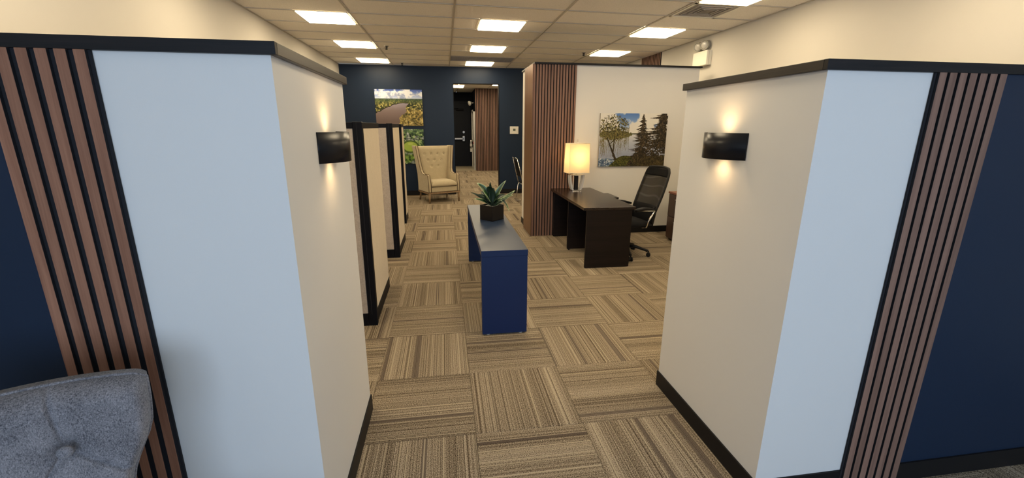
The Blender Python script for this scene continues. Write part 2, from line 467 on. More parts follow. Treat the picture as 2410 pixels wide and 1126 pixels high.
for k in range(r0, r1+1):
    ya, yb = Y0+k*P, Y0+(k+1)*P
    yb_ = min(yb, YB-0.02)
    for c in range(5):
        x0, x1 = COLS[c], COLS[c+1]
        if c in LIGHTS and k in LROWS and not (c == 4 and k in (6,)):
            a, b = LIGHTS[c]
            if a-x0 > 0.06: tile(x0, a, ya, yb_)
            if x1-b > 0.06: tile(b, x1, ya, yb_)
            lit.append((a, b, ya, yb_)); continue
        if c == 4 and k == -2:      # air diffuser slot
            tile(3.425, x1, ya, yb_); continue
        if c == 2 and k == 5: continue   # return grille slot
        tile(x0, x1, ya, yb_)
# grid T-bars, one part of the ceiling
gb = MB()
for x in COLS[1:-1]: gb.box(x-0.012, x+0.012, -3.15, YB, H-0.006, H+0.001)
def shbar(x0, x1, y, hw=0.011):
    n0 = len(gb.bm.verts)
    r = bmesh.ops.create_cube(gb.bm, size=1.0)
    for v in r['verts']:
        X = (x0+x1)/2+v.co.x*(x1-x0)
        v.co = Vector((X, y+v.co.y*2*hw+SH*(X-0.8), H-0.002+v.co.z*0.006))
for k in range(r0, r1+1): shbar(XL, XR, Y0+k*P)
for c, (a, b) in LIGHTS.items():
    for (la, lb, ya, yb) in lit:
        if la == a:
            for x in (a, b):
                if min(abs(x-q) for q in COLS) < 0.05: continue
                gb.box(x-0.010, x+0.010, ya+SH*(x-0.8), yb+SH*(x-0.8), H-0.004, H+0.001)
gb.build('ceiling_grid', M['grid'], ceil)
wa = MB(); wa.box(XL, XL+0.022, -3.15, YB, H-0.004, H+0.002).box(XR-0.022, XR, -3.15, YB, H-0.004, H+0.002).box(XL, XR, YB-0.022, YB, H-0.004, H+0.002)
structure(wa.build('trim_8', M['grid']))
# passage ceiling
for i in range(3):
    for j in range(13):
        x0 = -0.55+i*1.085; y0 = YB+0.16+j*0.6
        B('ceiling_tile', M['ceiling'], ceil, x0+0.01, x0+1.075, y0+0.01, y0+0.59, H+0.002, H+0.02)

def ceiling_light(a, b, ya, yb, label, group=None):
    cx, cy = (a+b)/2, (ya+yb)/2+SH*((a+b)/2-0.8)
    t = empty('ceiling_light', (cx, cy, H), label, 'ceiling light', group)
    w2, d2 = (b-a)/2, (yb-ya)/2
    f = MB()
    fr = 0.018
    f.box(-w2, w2, -d2, -d2+fr, -0.005, 0.01).box(-w2, w2, d2-fr, d2, -0.005, 0.01).box(-w2, -w2+fr, -d2, d2, -0.005, 0.01).box(w2-fr, w2, -d2, d2, -0.005, 0.01)
    for v in f.bm.verts: v.co.y += SH*v.co.x
    f.build('frame', M['ivory_steel'], t)
    d = MB().box(-w2+fr, w2-fr, -d2+fr, d2-fr, -0.014, 0.004)
    for v in d.bm.verts: v.co.y += SH*v.co.x
    d.build('diffuser', M['panel'], t)
LAB = {(0, 0): 'square lit panel light at upper left, nearest of the left row', (0, 3): 'square lit panel light, middle of the three in the left row',
       (0, 6): 'square lit panel light in the left row beside the navy back wall',
       (2, 0): 'square lit panel light, nearest of the middle row', (2, 3): 'square lit panel light, second back in the middle row',
       (2, 6): 'square lit panel light in the middle row, just above the navy back wall',
       (4, 0): 'square lit panel light above the framed lake picture office, nearer of the right pair',
       (4, 3): 'square lit panel light, farthest in the right row above the slatted partition',
       (4, -3): 'lit panel light cut by the top edge beside the air diffuser'}
ORD = {-12: 'beside the shop windows', -9: 'second from the shop windows', -6: 'above the camera position', -3: 'above the partition opening', 0: '', 3: '', 6: ''}
for c, (a, b) in LIGHTS.items():
    for k in LROWS:
        if c == 4 and k == 6: continue
        ya, yb = Y0+k*P, min(Y0+(k+1)*P, YB-0.03)
        lab = LAB.get((c, k))
        if lab: ceiling_light(a, b, ya, yb, lab, 'recessed ceiling lights')
        else: ceiling_light(a, b, ya, yb, f'panel light out of frame over the front room, {["left","","middle","","right"][c]} row, {ORD[k]}', 'recessed ceiling lights over the front room')
def flat_light(x0, x1, y0, y1, lab):
    t = empty('ceiling_light', ((x0+x1)/2, (y0+y1)/2, H), lab, 'ceiling light', 'passage ceiling lights')
    w2, d2 = (x1-x0)/2, (y1-y0)/2
    MB().box(-w2, w2, -d2, -d2+0.02, -0.012, 0).box(-w2, w2, d2-0.02, d2, -0.012, 0).box(-w2, -w2+0.02, -d2, d2, -0.012, 0).box(w2-0.02, w2, -d2, d2, -0.012, 0).build('frame', M['ivory_steel'], t)
    B('diffuser', M['panel'], t, -w2+0.02, w2-0.02, -d2+0.02, d2-0.02, -0.010, 0)
flat_light(0.05, 0.74, 15.3, 16.35, 'lit panel light seen through the doorway at its upper left')
flat_light(1.62, 2.25, 14.3, 15.3, 'lit panel light seen through the doorway at its upper right')
flat_light(0.3, 1.0, 12.0, 12.9, 'added unseen panel light brightening the passage, left one')  # this and the next panel are unseen, added to brighten the passage
flat_light(1.7, 2.4, 11.9, 12.8, 'added unseen panel light brightening the passage, right one')

# ceiling diffuser (four way, perforated centre)
def diffuser():
    a, b = 2.795, 3.425; ya, yb = Y0-2*P, Y0-P
    cx, cy = (a+b)/2, (ya+yb)/2+SH*((a+b)/2-0.8)
    t = empty('air_diffuser', (cx, cy, H), 'square grey ceiling air diffuser next to the panel light at the top edge', 'air vent')
    s = 0.305
    M['vent'] = plain('grey_vent_enamel', (0.34, 0.31, 0.27), 0.5)
    M['vent_dark'] = plain('dark_vent_core', (0.17, 0.15, 0.13), 0.6)
    MB().box(-s, s, -s, -s+0.03, -0.008, 0.004).box(-s, s, s-0.03, s, -0.008, 0.004).box(-s, -s+0.03, -s, s, -0.008, 0.004).box(s-0.03, s, -s, s, -0.008, 0.004).build('frame', M['ivory_steel'], t)
    B('backing', M['vent'], t, -s+0.03, s-0.03, -s+0.03, s-0.03, 0.0, 0.01)
    for q, (r, z) in enumerate(((0.21, -0.004), (0.15, -0.008), (0.10, -0.010))):
        mb = MB()
        for sx in (-1, 1):
            mb.box(sx*r-0.008, sx*r+0.008, -r, r, z-0.006, 0.001); mb.box(-r, r, sx*r-0.008, sx*r+0.008, z-0.006, 0.001)
        mb.build('louvre', M['vent'], t)
    B('centre_plate', M['vent_dark'], t, -0.07, 0.07, -0.07, 0.07, -0.014, 0.002)
diffuser()
def return_grille():
    ya, yb = Y0+5*P, Y0+6*P
    a, b = 0.18, 1.465
    cx, cy = (a+b)/2, (ya+yb)/2
    t = empty('return_grille', (cx, cy, H), 'long grey eggcrate return grille between the two farthest middle panel lights', 'air vent')
    w2, d2 = (b-a)/2, P/2-0.012
    M['grille_back'] = plain('shadowed_grille_backing', (0.13, 0.12, 0.10), 0.7)
    B('backing', M['grille_back'], t, -w2, w2, -d2, d2, 0.012, 0.02)
    mb = MB()
    for i in range(41): x = -w2+i*(2*w2/40); mb.box(x-0.002, x+0.002, -d2, d2, -0.002, 0.012)
    for i in range(19): y = -d2+i*(2*d2/18); mb.box(-w2, w2, y-0.002, y+0.002, -0.002, 0.012)
    tag(mb.build('eggcrate', M['vent'], t), kind='stuff')
return_grille()
def sprinkler(x, y, lab):
    t = empty('sprinkler_head', (x, y, H), lab, 'sprinkler', 'ceiling sprinklers')
    MB().lathe([(0.0, -0.006), (0.035, -0.006), (0.04, 0.0), (0.0, 0.0)]).build('escutcheon', M['steel'], t)
    MB().cyl((0, 0, 0), (0, 0, -0.04), 0.008, n=10).tube([(-0.018, 0, -0.012), (-0.018, 0, -0.035), (0, 0, -0.05)], 0.004, 6).tube([(0.018, 0, -0.012), (0.018, 0, -0.035), (0, 0, -0.05)], 0.004, 6).box(-0.02, 0.02, -0.004, 0.004, -0.016, -0.008).build('body', M['black_metal'], t)
    MB().lathe([(0.0, -0.056), (0.024, -0.056), (0.024, -0.052), (0.0, -0.052)], n=14).build('deflector', M['black_metal'], t)
sprinkler(-0.94, 8.30, 'small dark sprinkler head between the left and middle light rows')
sprinkler(2.62, 8.35, 'small dark sprinkler head above the slatted office partition')
sprinkler(-0.86, 10.35, 'small dark sprinkler head beside the navy back wall')

# ================================================================== SLAT PANELS
def slat_panel(x0, x1, yface, z0, z1, n, lab, depth=0.017, back=0.006, mat=None, gap=0.30, facing='y', group=None, edge=0.008):
    """wall panel of vertical slats; front faces -y (or -x when facing='x')"""
    t = empty('slat_panel', ((x0+x1)/2, yface, z0) if facing == 'y' else (yface, (x0+x1)/2, z0), lab, 'wall panel', group, 0 if facing == 'y' else -math.pi/2)
    w2 = (x1-x0)/2; hh = z1-z0
    B('felt_backing', M['felt'], t, -w2, w2, -back, 0, 0, hh)
    p = (2*w2-2*edge+0)/n
    sw = p*(1-gap)
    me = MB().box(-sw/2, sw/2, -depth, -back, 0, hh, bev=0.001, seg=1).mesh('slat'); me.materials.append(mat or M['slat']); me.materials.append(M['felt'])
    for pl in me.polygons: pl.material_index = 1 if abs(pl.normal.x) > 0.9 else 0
    for i in range(n):
        # outermost slats sit at the panel's two edges
        c = -w2+edge+sw/2+i*((2*w2-2*edge-sw)/(n-1))
        o = bpy.data.objects.new('slat', me); C.objects.link(o); o.parent = t; o.location = (c, 0, 0)
    return t
slat_panel(-1.205, -0.937, PY0-0.002, 0.0, PZ, 6, 'walnut vertical slat panel on the left partition, behind the grey chair', gap=0.33, edge=0.007)
slat_panel(1.765, 2.075, PY0-0.002, 0.0, PZ, 7, 'walnut vertical slat panel between white and blue on the right partition', gap=0.27, edge=0.007, mat=M['slat_grey'])
sp = slat_panel(1.27, 1.905, OY-0.002, 0.0, OZ, 15, 'walnut vertical slat panel behind the dark desk and table lamp', gap=0.32, edge=0.003, mat=M['slat_grey'])
B('side_return', M['side_wood'], sp, -0.3275, -0.3175, -0.02, 0.60, 0, OZ)
slat_panel(1.155, 2.70, 16.53, 0.0, H-0.001, 27, 'tall walnut slat wall seen through the doorway', gap=0.45, mat=M['slat_grey'])
slat_panel(8.01, 8.83, XR-0.001, 0.0, H-0.001, 14, 'walnut slat panel high on the right wall, seen over the office partition', gap=0.45, mat=M['slat_grey'], facing='x')

# ================================================================== SCONCES
def sconce(x, y, sx, lab):
    """sx=+1: stands out towards +x"""
    t = empty('wall_sconce', (x, y, 1.555), lab, 'wall light', 'black up and down wall sconces')
    hw, dp, hz = 0.158, 0.088, 0.060
    def arc(k, off=0.0):
        a = math.pi*k
        return (sx*(max(0.0015, (dp-off)*math.sin(a)**1.9)), -(hw-off)*math.cos(a))
    n = 28
    mb = MB()
    rings = []
    for k in range(n+1):
        ox, oy = arc(k/n); ix, iy = arc(k/n, 0.005)
        rings.append([mb.bm.verts.new(p) for p in ((ox, oy, -hz), (ox, oy, hz), (ix, iy, hz), (ix, iy, -hz))])
    fs = []
    for A, Bq in zip(rings, rings[1:]):
        for q in range(4):
            f = mb.bm.faces.new((A[q], A[(q+1) % 4], Bq[(q+1) % 4], Bq[q])); f.smooth = q in (0, 2); fs.append(f)
    bmesh.ops.recalc_face_normals(mb.bm, faces=fs)
    mb.build('shade', M['black_gloss'], t)
    B('back_plate', M['black_metal'], t, min(0, sx*0.008), max(0, sx*0.008), -0.10, 0.10, -0.052, 0.052)
    B('lamp_holder', M['black_metal'], t, min(sx*0.008, sx*0.05), max(sx*0.008, sx*0.05), -0.03, 0.03, -0.012, 0.012)
    for s in (-1, 1):
        MB().lathe([(0.0, 0.0), (0.014, 0.0), (0.016, 0.01), (0.010, 0.02), (0.0, 0.022)], n=14, mat=Matrix.Rotation(0 if s > 0 else math.pi, 4, 'X')).build('bulb', M['bulb'], t, loc=(sx*0.040, -0.01, s*0.014))
        l = bpy.data.lights.new('sconce_light', 'SPOT'); l.energy = 1.9; l.color = (1.0, 0.66, 0.32)
        l.spot_size = math.radians(150); l.spot_blend = 1.0; l.shadow_soft_size = 0.03
        lo = bpy.data.objects.new('sconce_light', l); C.objects.link(lo); lo.parent = t
        lo.location = (sx*0.056, -0.01, s*0.045); lo.rotation_euler = (math.pi if s > 0 else 0, 0, 0)
M['bulb'] = emit('warm_bulb', (1.0, 0.72, 0.38), 12.0)
sconce(-0.485, 1.945, 1, 'black curved wall sconce on the left side of the passage, glowing up and down')
sconce(1.33, 1.935, -1, 'black curved wall sconce on the right side of the passage, glowing up and down')

# ================================================================== BLUE CONSOLE TABLE
def console():
    x0, x1, y0, y1, z = 0.248, 0.614, 3.17, 5.20, 0.713
    t = empty('console_table', ((x0+x1)/2, (y0+y1)/2, 0), 'long glossy navy blue console table in the middle of the carpet aisle', 'table')
    w2, d2 = (x1-x0)/2, (y1-y0)/2
    MB().box(-w2, w2, -d2, d2, z-0.048, z, bev=0.0015).build('tabletop', M['console_top'], t).data.materials.append(M['console_blue'])
    top = [c for c in t.children if c.name.startswith('tabletop')][0]
    for p in top.data.polygons: p.material_index = 0 if p.normal.z > 0.9 else 1
    MB().box(-w2+0.002, w2-0.002, -d2+0.002, -d2+0.052, 0.012, z-0.049, bev=0.0015).build('end_panel', M['console_blue'], t)
    MB().box(-w2+0.002, w2-0.002, d2-0.052, d2-0.002, 0.012, z-0.049, bev=0.0015).build('end_panel', M['console_blue'], t)
    MB().box(w2-0.03, w2-0.01, -d2+0.055, d2-0.055, z-0.20, z-0.049).build('back_rail', M['console_blue'], t)
    for sy in (-1, 1):
        for sx in (-1, 1):
            MB().lathe([(0.0, 0.0), (0.014, 0.0), (0.014, 0.012), (0.0, 0.012)], n=14).build('foot', M['white_plastic'], t, loc=(sx*(w2-0.05), sy*(d2-0.027), 0))
console()

# ================================================================== PLANT
def leaf_mat():
    m = NT('variegated_leaf')
    at = m.n('ShaderNodeAttribute', attribute_name='edge')
    tc = m.n('ShaderNodeTexCoord'); nz = m.n('ShaderNodeTexNoise', i_Scale=90.0, i_Detail=3.0); m.l(tc.outputs['Object'], nz.inputs['Vector'])
    f = m.math('ADD', at.outputs['Fac'], m.math('MULTIPLY', m.math('SUBTRACT', nz.outputs[0], 0.5), 0.30))
    col = m.ramp(f, [(0.0, (0.012, 0.035, 0.014)), (0.45, (0.022, 0.06, 0.014)), (0.70, (0.05, 0.12, 0.04)), (0.95, (0.42, 0.48, 0.26))])
    m.set(Base_Color=col, Roughness=0.3); return m.m
M['leaf'] = leaf_mat()
def plain_leaf():
    return plain('dark_green_leaf', (0.010, 0.026, 0.014), 0.32, var=0.2)
M['leaf_dark'] = plain_leaf()
def pebble_mat(): return plain('white_pebbles', (0.55, 0.54, 0.50), 0.6, var=0.2)
M['pebble'] = pebble_mat()
M['pot'] = plain('black_ceramic_pot', (0.007, 0.006, 0.006), 0.45, bump=0.05, spec=0.25)
def make_leaf(parent, base, tip, lift, width, roll=0.0, mat='leaf', cup=0.20):
    b, t = Vector(base), Vector(tip)
    mid = (b+t)/2+Vector(lift)
    n, m_ = 16, 6
    mb = MB(); vals = []
    rows = []
    d0 = (t-b)
    side0 = d0.cross(Vector((0, 0, 1)))
    if side0.length < 0.03: side0 = Vector((1, 0, 0))
    side0.normalize()
    for i in range(n+1):
        s = i/n
        p = b*(1-s)**2+mid*2*s*(1-s)+t*s*s
        tan = (b*(-2*(1-s))+mid*(2-4*s)+t*2*s).normalized()
        side = (side0-tan*side0.dot(tan)).normalized()
        nrm = tan.cross(side)*-1
        side = side*math.cos(roll)+nrm*math.sin(roll); nrm = tan.cross(side)*-1
        wdt = width*(math.sin(math.pi*min(1, s**0.85*0.97+0.03))**0.75)*(1-0.15*s)
        row = []
        for k in range(m_+1):
            q = 2*k/m_-1
            row.append(mb.bm.verts.new(p+side*q*wdt/2+nrm*(abs(q)**1.5)*wdt*cup)); vals.append(abs(q)*0.95 if s < 0.93 else 1.0)
        rows.append(row)
    for A, Bq in zip(rows, rows[1:]):
        for k in range(m_): f = mb.bm.faces.new((A[k], A[k+1], Bq[k+1], Bq[k])); f.smooth = True
    o = mb.build('leaf', M[mat], parent)
    at = o.data.attributes.new('edge', 'FLOAT', 'POINT'); at.data.foreach_set('value', vals)
    sol = o.modifiers.new('thickness', 'SOLIDIFY'); sol.thickness = 0.0018; sol.offset = 0
    return o
def plant():
    px, py, pz = 0.455, 4.33, 0.714
    t = empty('potted_plant', (px, py, pz), 'variegated green leafy plant in a square black pot on the blue console', 'plant')
    s, hh = 0.173, 0.152
    rz = math.radians(42)
    mb = MB(); a = s/2; 
    mb.box(-a, a, -a, -a+0.008, 0, hh, bev=0.002).box(-a, a, a-0.008, a, 0, hh, bev=0.002).box(-a, -a+0.008, -a+0.008, a-0.008, 0, hh, bev=0.002).box(a-0.008, a, -a+0.008, a-0.008, 0, hh, bev=0.002).box(-a, a, -a, a, 0, 0.008)
    pot = mb.build('pot', M['pot'], t); pot.rotation_euler = (0, 0, rz)
    mb = MB().box(-a+0.008, a-0.008, -a+0.008, a-0.008, 0.03, hh-0.022)
    rr = random.Random(3)
    for _ in range(150):
        x, y = rr.uniform(-a+0.018, a-0.018), rr.uniform(-a+0.018, a-0.018); r = rr.uniform(0.008, 0.013)
        bmesh.ops.create_icosphere(mb.bm, subdivisions=1, radius=r, matrix=Matrix.Translation((x, y, hh-0.018+rr.uniform(-0.003, 0.004)))@Matrix.Diagonal((1.2, 1, 0.7, 1)))
    pb = mb.build('pebbles', M['pebble'], t, smooth=True); pb['kind'] = 'stuff'; pb.rotation_euler = (0, 0, rz)
    b = (0, 0, hh-0.02)
    L = [((-0.150, 0.03, 0.372), (0.045, 0, 0.055), 0.080, 0.9, 'leaf'),
         ((-0.030, -0.06, 0.345), (0.0, 0.05, 0.07), 0.105, 0.0, 'leaf_dark'),
         ((-0.018, -0.02, 0.385), (0.0, 0.03, 0.03), 0.045, 0.0, 'leaf_dark'),
         ((0.150, 0.02, 0.395), (-0.035, 0.0, 0.01), 0.060, -0.9, 'leaf'),
         ((0.235, -0.03, 0.300), (0.02, 0, -0.015), 0.062, -0.75, 'leaf'),
         ((0.215, -0.06, 0.255), (0.0, 0, 0.03), 0.040, -0.5, 'leaf'),
         ((-0.215, -0.02, 0.285), (0.03, 0, 0.02), 0.042, 0.8, 'leaf_dark'),
         ((-0.185, -0.07, 0.228), (0.04, 0, 0.02), 0.050, 0.8, 'leaf'),
         ((-0.150, -0.02, 0.262), (0.02, 0, 0.03), 0.070, 0.8, 'leaf_dark'),
         ((0.170, -0.08, 0.085), (0.02, 0, 0.19), 0.036, -0.5, 'leaf'),
         ((0.140, -0.07, 0.165), (0.02, 0, 0.10), 0.050, -0.5, 'leaf_dark'),
         ((0.075, -0.07, 0.265), (0.02, 0, 0.02), 0.085, -0.6, 'leaf_dark'),
         ((-0.080, -0.09, 0.285), (0.0, -0.02, 0.0), 0.055, 0.8, 'leaf'),
         ((-0.100, -0.08, 0.240), (0.0, -0.02, 0.0), 0.080, 0.7, 'leaf_dark'),
         ((0.15, 0.09, 0.235), (0.0, 0.02, 0.05), 0.07, -0.7, 'leaf_dark'),
         ((-0.10, 0.12, 0.27), (0, 0.03, 0.04), 0.07, 0.6, 'leaf_dark'),
         ((0.035, 0.12, 0.31), (0, 0.02, 0.02), 0.06, 0.0, 'leaf_dark'),
         ((0.055, -0.115, 0.19), (0.01, -0.02, 0.04), 0.07, -0.5, 'leaf_dark'),
         ((-0.055, -0.09, 0.21), (0, -0.01, 0.02), 0.08, 0.6, 'leaf_dark')]
    for tip, lift, wd, roll, mt in L: make_leaf(t, b, tip, lift, wd, roll, mt)
plant()

# ================================================================== DESK
def desk():
    x0, x1, y0, y1, z = 1.555, 2.185, 4.69, 6.335, 0.737
    t = empty('office_desk', ((x0+x1)/2, (y0+y1)/2, 0), 'dark espresso wooden desk with plain end panels standing against the slatted partition', 'desk')
    w2, d2 = (x1-x0)/2, (y1-y0)/2
    MB().box(-w2, w2, -d2, d2, z-0.032, z, bev=0.003).build('desktop', M['desk_top'], t)
    MB().box(-w2+0.045, w2-0.035, -d2+0.015, -d2+0.045, 0.005, z-0.033, bev=0.0015).build('end_panel', M['desk'], t)
    MB().box(-w2+0.045, w2-0.035, d2-0.075, d2-0.045, 0.005, z-0.033, bev=0.0015).build('end_panel', M['desk'], t)
    MB().box(-w2+0.055, w2-0.05, -0.0, 0.028, 0.015, z-0.033, bev=0.0015).build('centre_panel', M['desk'], t)
    MB().box(0.02, 0.04, -d2+0.045, -0.0, 0.20, z-0.033).box(0.02, 0.04, 0.028, d2-0.075, 0.20, z-0.033).build('modesty_panel', M['desk'], t)
    MB().box(w2-0.20, w2+0.15, 0.06, 0.46, z-0.056, z-0.033, bev=0.002).build('pull_out_shelf', M['desk_top'], t)
    for x, y in ((-w2+0.085, 0.014), (w2-0.09, 0.014)):
        MB().lathe([(0.0, 0), (0.012, 0), (0.012, 0.015), (0, 0.015)], n=12).build('foot', M['black'], t, loc=(x, y, 0))
desk()

# ================================================================== TABLE LAMP
def shade_mat():
    m = NT('cream_linen_shade')
    d = m.n('ShaderNodeBsdfDiffuse'); d.inputs[0].default_value = (0.85, 0.80, 0.68, 1)
    tr = m.n('ShaderNodeBsdfTranslucent'); tr.inputs[0].default_value = (0.95, 0.86, 0.66, 1)
    mx = m.n('ShaderNodeMixShader'); mx.inputs[0].default_value = 0.5
    m.l(d.outputs[0], mx.inputs[1]); m.l(tr.outputs[0], mx.inputs[2]); m.l(mx.outputs[0], m.out.inputs[0])
    return m.m
M['shade'] = shade_mat()
def glass_mat():
    m = NT('clear_acrylic'); m.set(Base_Color=(0.92, 0.94, 0.95), Roughness=0.08, Transmission_Weight=0.55, IOR=1.45); return m.m
M['acrylic'] = glass_mat()
def lamp():
    lx, ly, z = 1.875, 6.08, 0.7375
    t = empty('table_lamp', (lx, ly, z), 'lit table lamp with a square cream shade on a silver arched base on the desk', 'lamp', rz=math.radians(6))
    MB().box(-0.07, 0.07, -0.045, 0.045, 0, 0.012, bev=0.002).build('base_plate', M['chrome'], t)
    MB().box(-0.024, 0.024, -0.024, 0.024, 0.012, 0.212, bev=0.001).build('column', M['black_gloss'], t)
    for s in (-1, 1):
        mb = MB(); out = []; n = 14
        pts_o = []; pts_i = []
        for k in range(n+1):
            q = k/n; zz = 0.010+0.215*q
            off = 0.070+0.044*math.sin(math.pi/2*q**0.75)
            pts_o.append((s*off, zz)); pts_i.append((s*(off-0.026), zz))
        mb.prism(pts_o+pts_i[::-1], 'y', -0.04, 0.04, bev=0.0015)
        mb.build('curved_arm', M['acrylic'], t)
    MB().box(-0.112, 0.112, -0.042, 0.042, 0.222, 0.234, bev=0.002).build('top_plate', M['chrome'], t)
    MB().cyl((0, 0, 0.234), (0, 0, 0.33), 0.006, n=12).cyl((0, 0, 0.28), (0, 0, 0.33), 0.016, n=16).build('stem', M['steel'], t)
    # bulb
    MB().lathe([(0.0, 0.335), (0.014, 0.335), (0.016, 0.355), (0.030, 0.39), (0.030, 0.41), (0.018, 0.43), (0, 0.436)], n=20).build('bulb', M['bulb'], t)
    # shade: open square tube, slightly tapered
    z0, z1 = 0.258, 0.672; a0, a1, b0, b1 = 0.158, 0.148, 0.100, 0.094
    mb = MB(); th = 0.002
    def ring(a, b, zz): return [mb.bm.verts.new(p) for p in ((-a, -b, zz), (a, -b, zz), (a, b, zz), (-a, b, zz))]
    o0, o1, i0, i1 = ring(a0, b0, z0), ring(a1, b1, z1), ring(a0-th, b0-th, z0), ring(a1-th, b1-th, z1)
    for A, Bq in ((o0, o1), (o1, i1), (i1, i0), (i0, o0)):
        for k in range(4): mb.bm.faces.new((A[k], A[(k+1) % 4], Bq[(k+1) % 4], Bq[k]))
    bmesh.ops.recalc_face_normals(mb.bm, faces=mb.bm.faces)
    mb.build('shade', M['shade'], t)
    for (a, b, zz) in ((a0, b0, z0), (a1, b1, z1)):
        MB().tube([(-a, -b, zz), (a, -b, zz), (a, b, zz), (-a, b, zz)], 0.003, 6, closed=True).build('shade_rim', M['ivory_steel'], t)
    MB().tube([(-a1, 0, z1), (a1, 0, z1)], 0.002, 6).tube([(0, -b1, z1), (0, b1, z1)], 0.002, 6).build('shade_spider', M['steel'], t)
    MB().cyl((0, 0, 0.43), (0, 0, 0.70), 0.003, n=8).lathe([(0.0, 0.69), (0.010, 0.70), (0.006, 0.712), (0.009, 0.722), (0.0, 0.735)], n=14).build('finial', M['steel'], t)
    l = bpy.data.lights.new('lamp_light', 'POINT'); l.energy = 4.2; l.color = (1.0, 0.70, 0.35); l.shadow_soft_size = 0.04
    lo = bpy.data.objects.new('lamp_light', l); C.objects.link(lo); lo.parent = t; lo.location = (0, 0, 0.50)
lamp()

# ================================================================== OFFICE CHAIR
def mesh_mat():
    m = NT('black_chair_mesh')
    tc = m.n('ShaderNodeTexCoord')
    wv = m.n('ShaderNodeTexWave', wave_type='RINGS', i_Scale=2.2, i_Distortion=7.0, i_Detail=1.0, i_Detail_Scale=0.8); m.l(tc.outputs['Object'], wv.inputs['Vector'])
    f = m.ramp(wv.outputs[0], [(0.88, (0.006, 0.006, 0.007)), (1.0, (0.045, 0.045, 0.05))])  # swirling sheen of the mesh painted into its colour as faint grey rings
    m.set(Base_Color=f, Roughness=0.5)
    nz = m.n('ShaderNodeTexNoise', i_Scale=900.0); m.l(tc.outputs['Object'], nz.inputs['Vector'])
    m.set(Alpha=m.ramp(nz.outputs[0], [(0.42, (0.88, 0.88, 0.88)), (0.5, (1, 1, 1))])); return m.m
M['mesh'] = mesh_mat()
M['chair_fabric'] = fabric('black_seat_fabric', (0.004, 0.004, 0.005), (0.011, 0.011, 0.012), 600, sheen=0.0)
M['chair_fabric'].node_tree.nodes['Principled BSDF'].inputs['Specular IOR Level'].default_value = 0.15
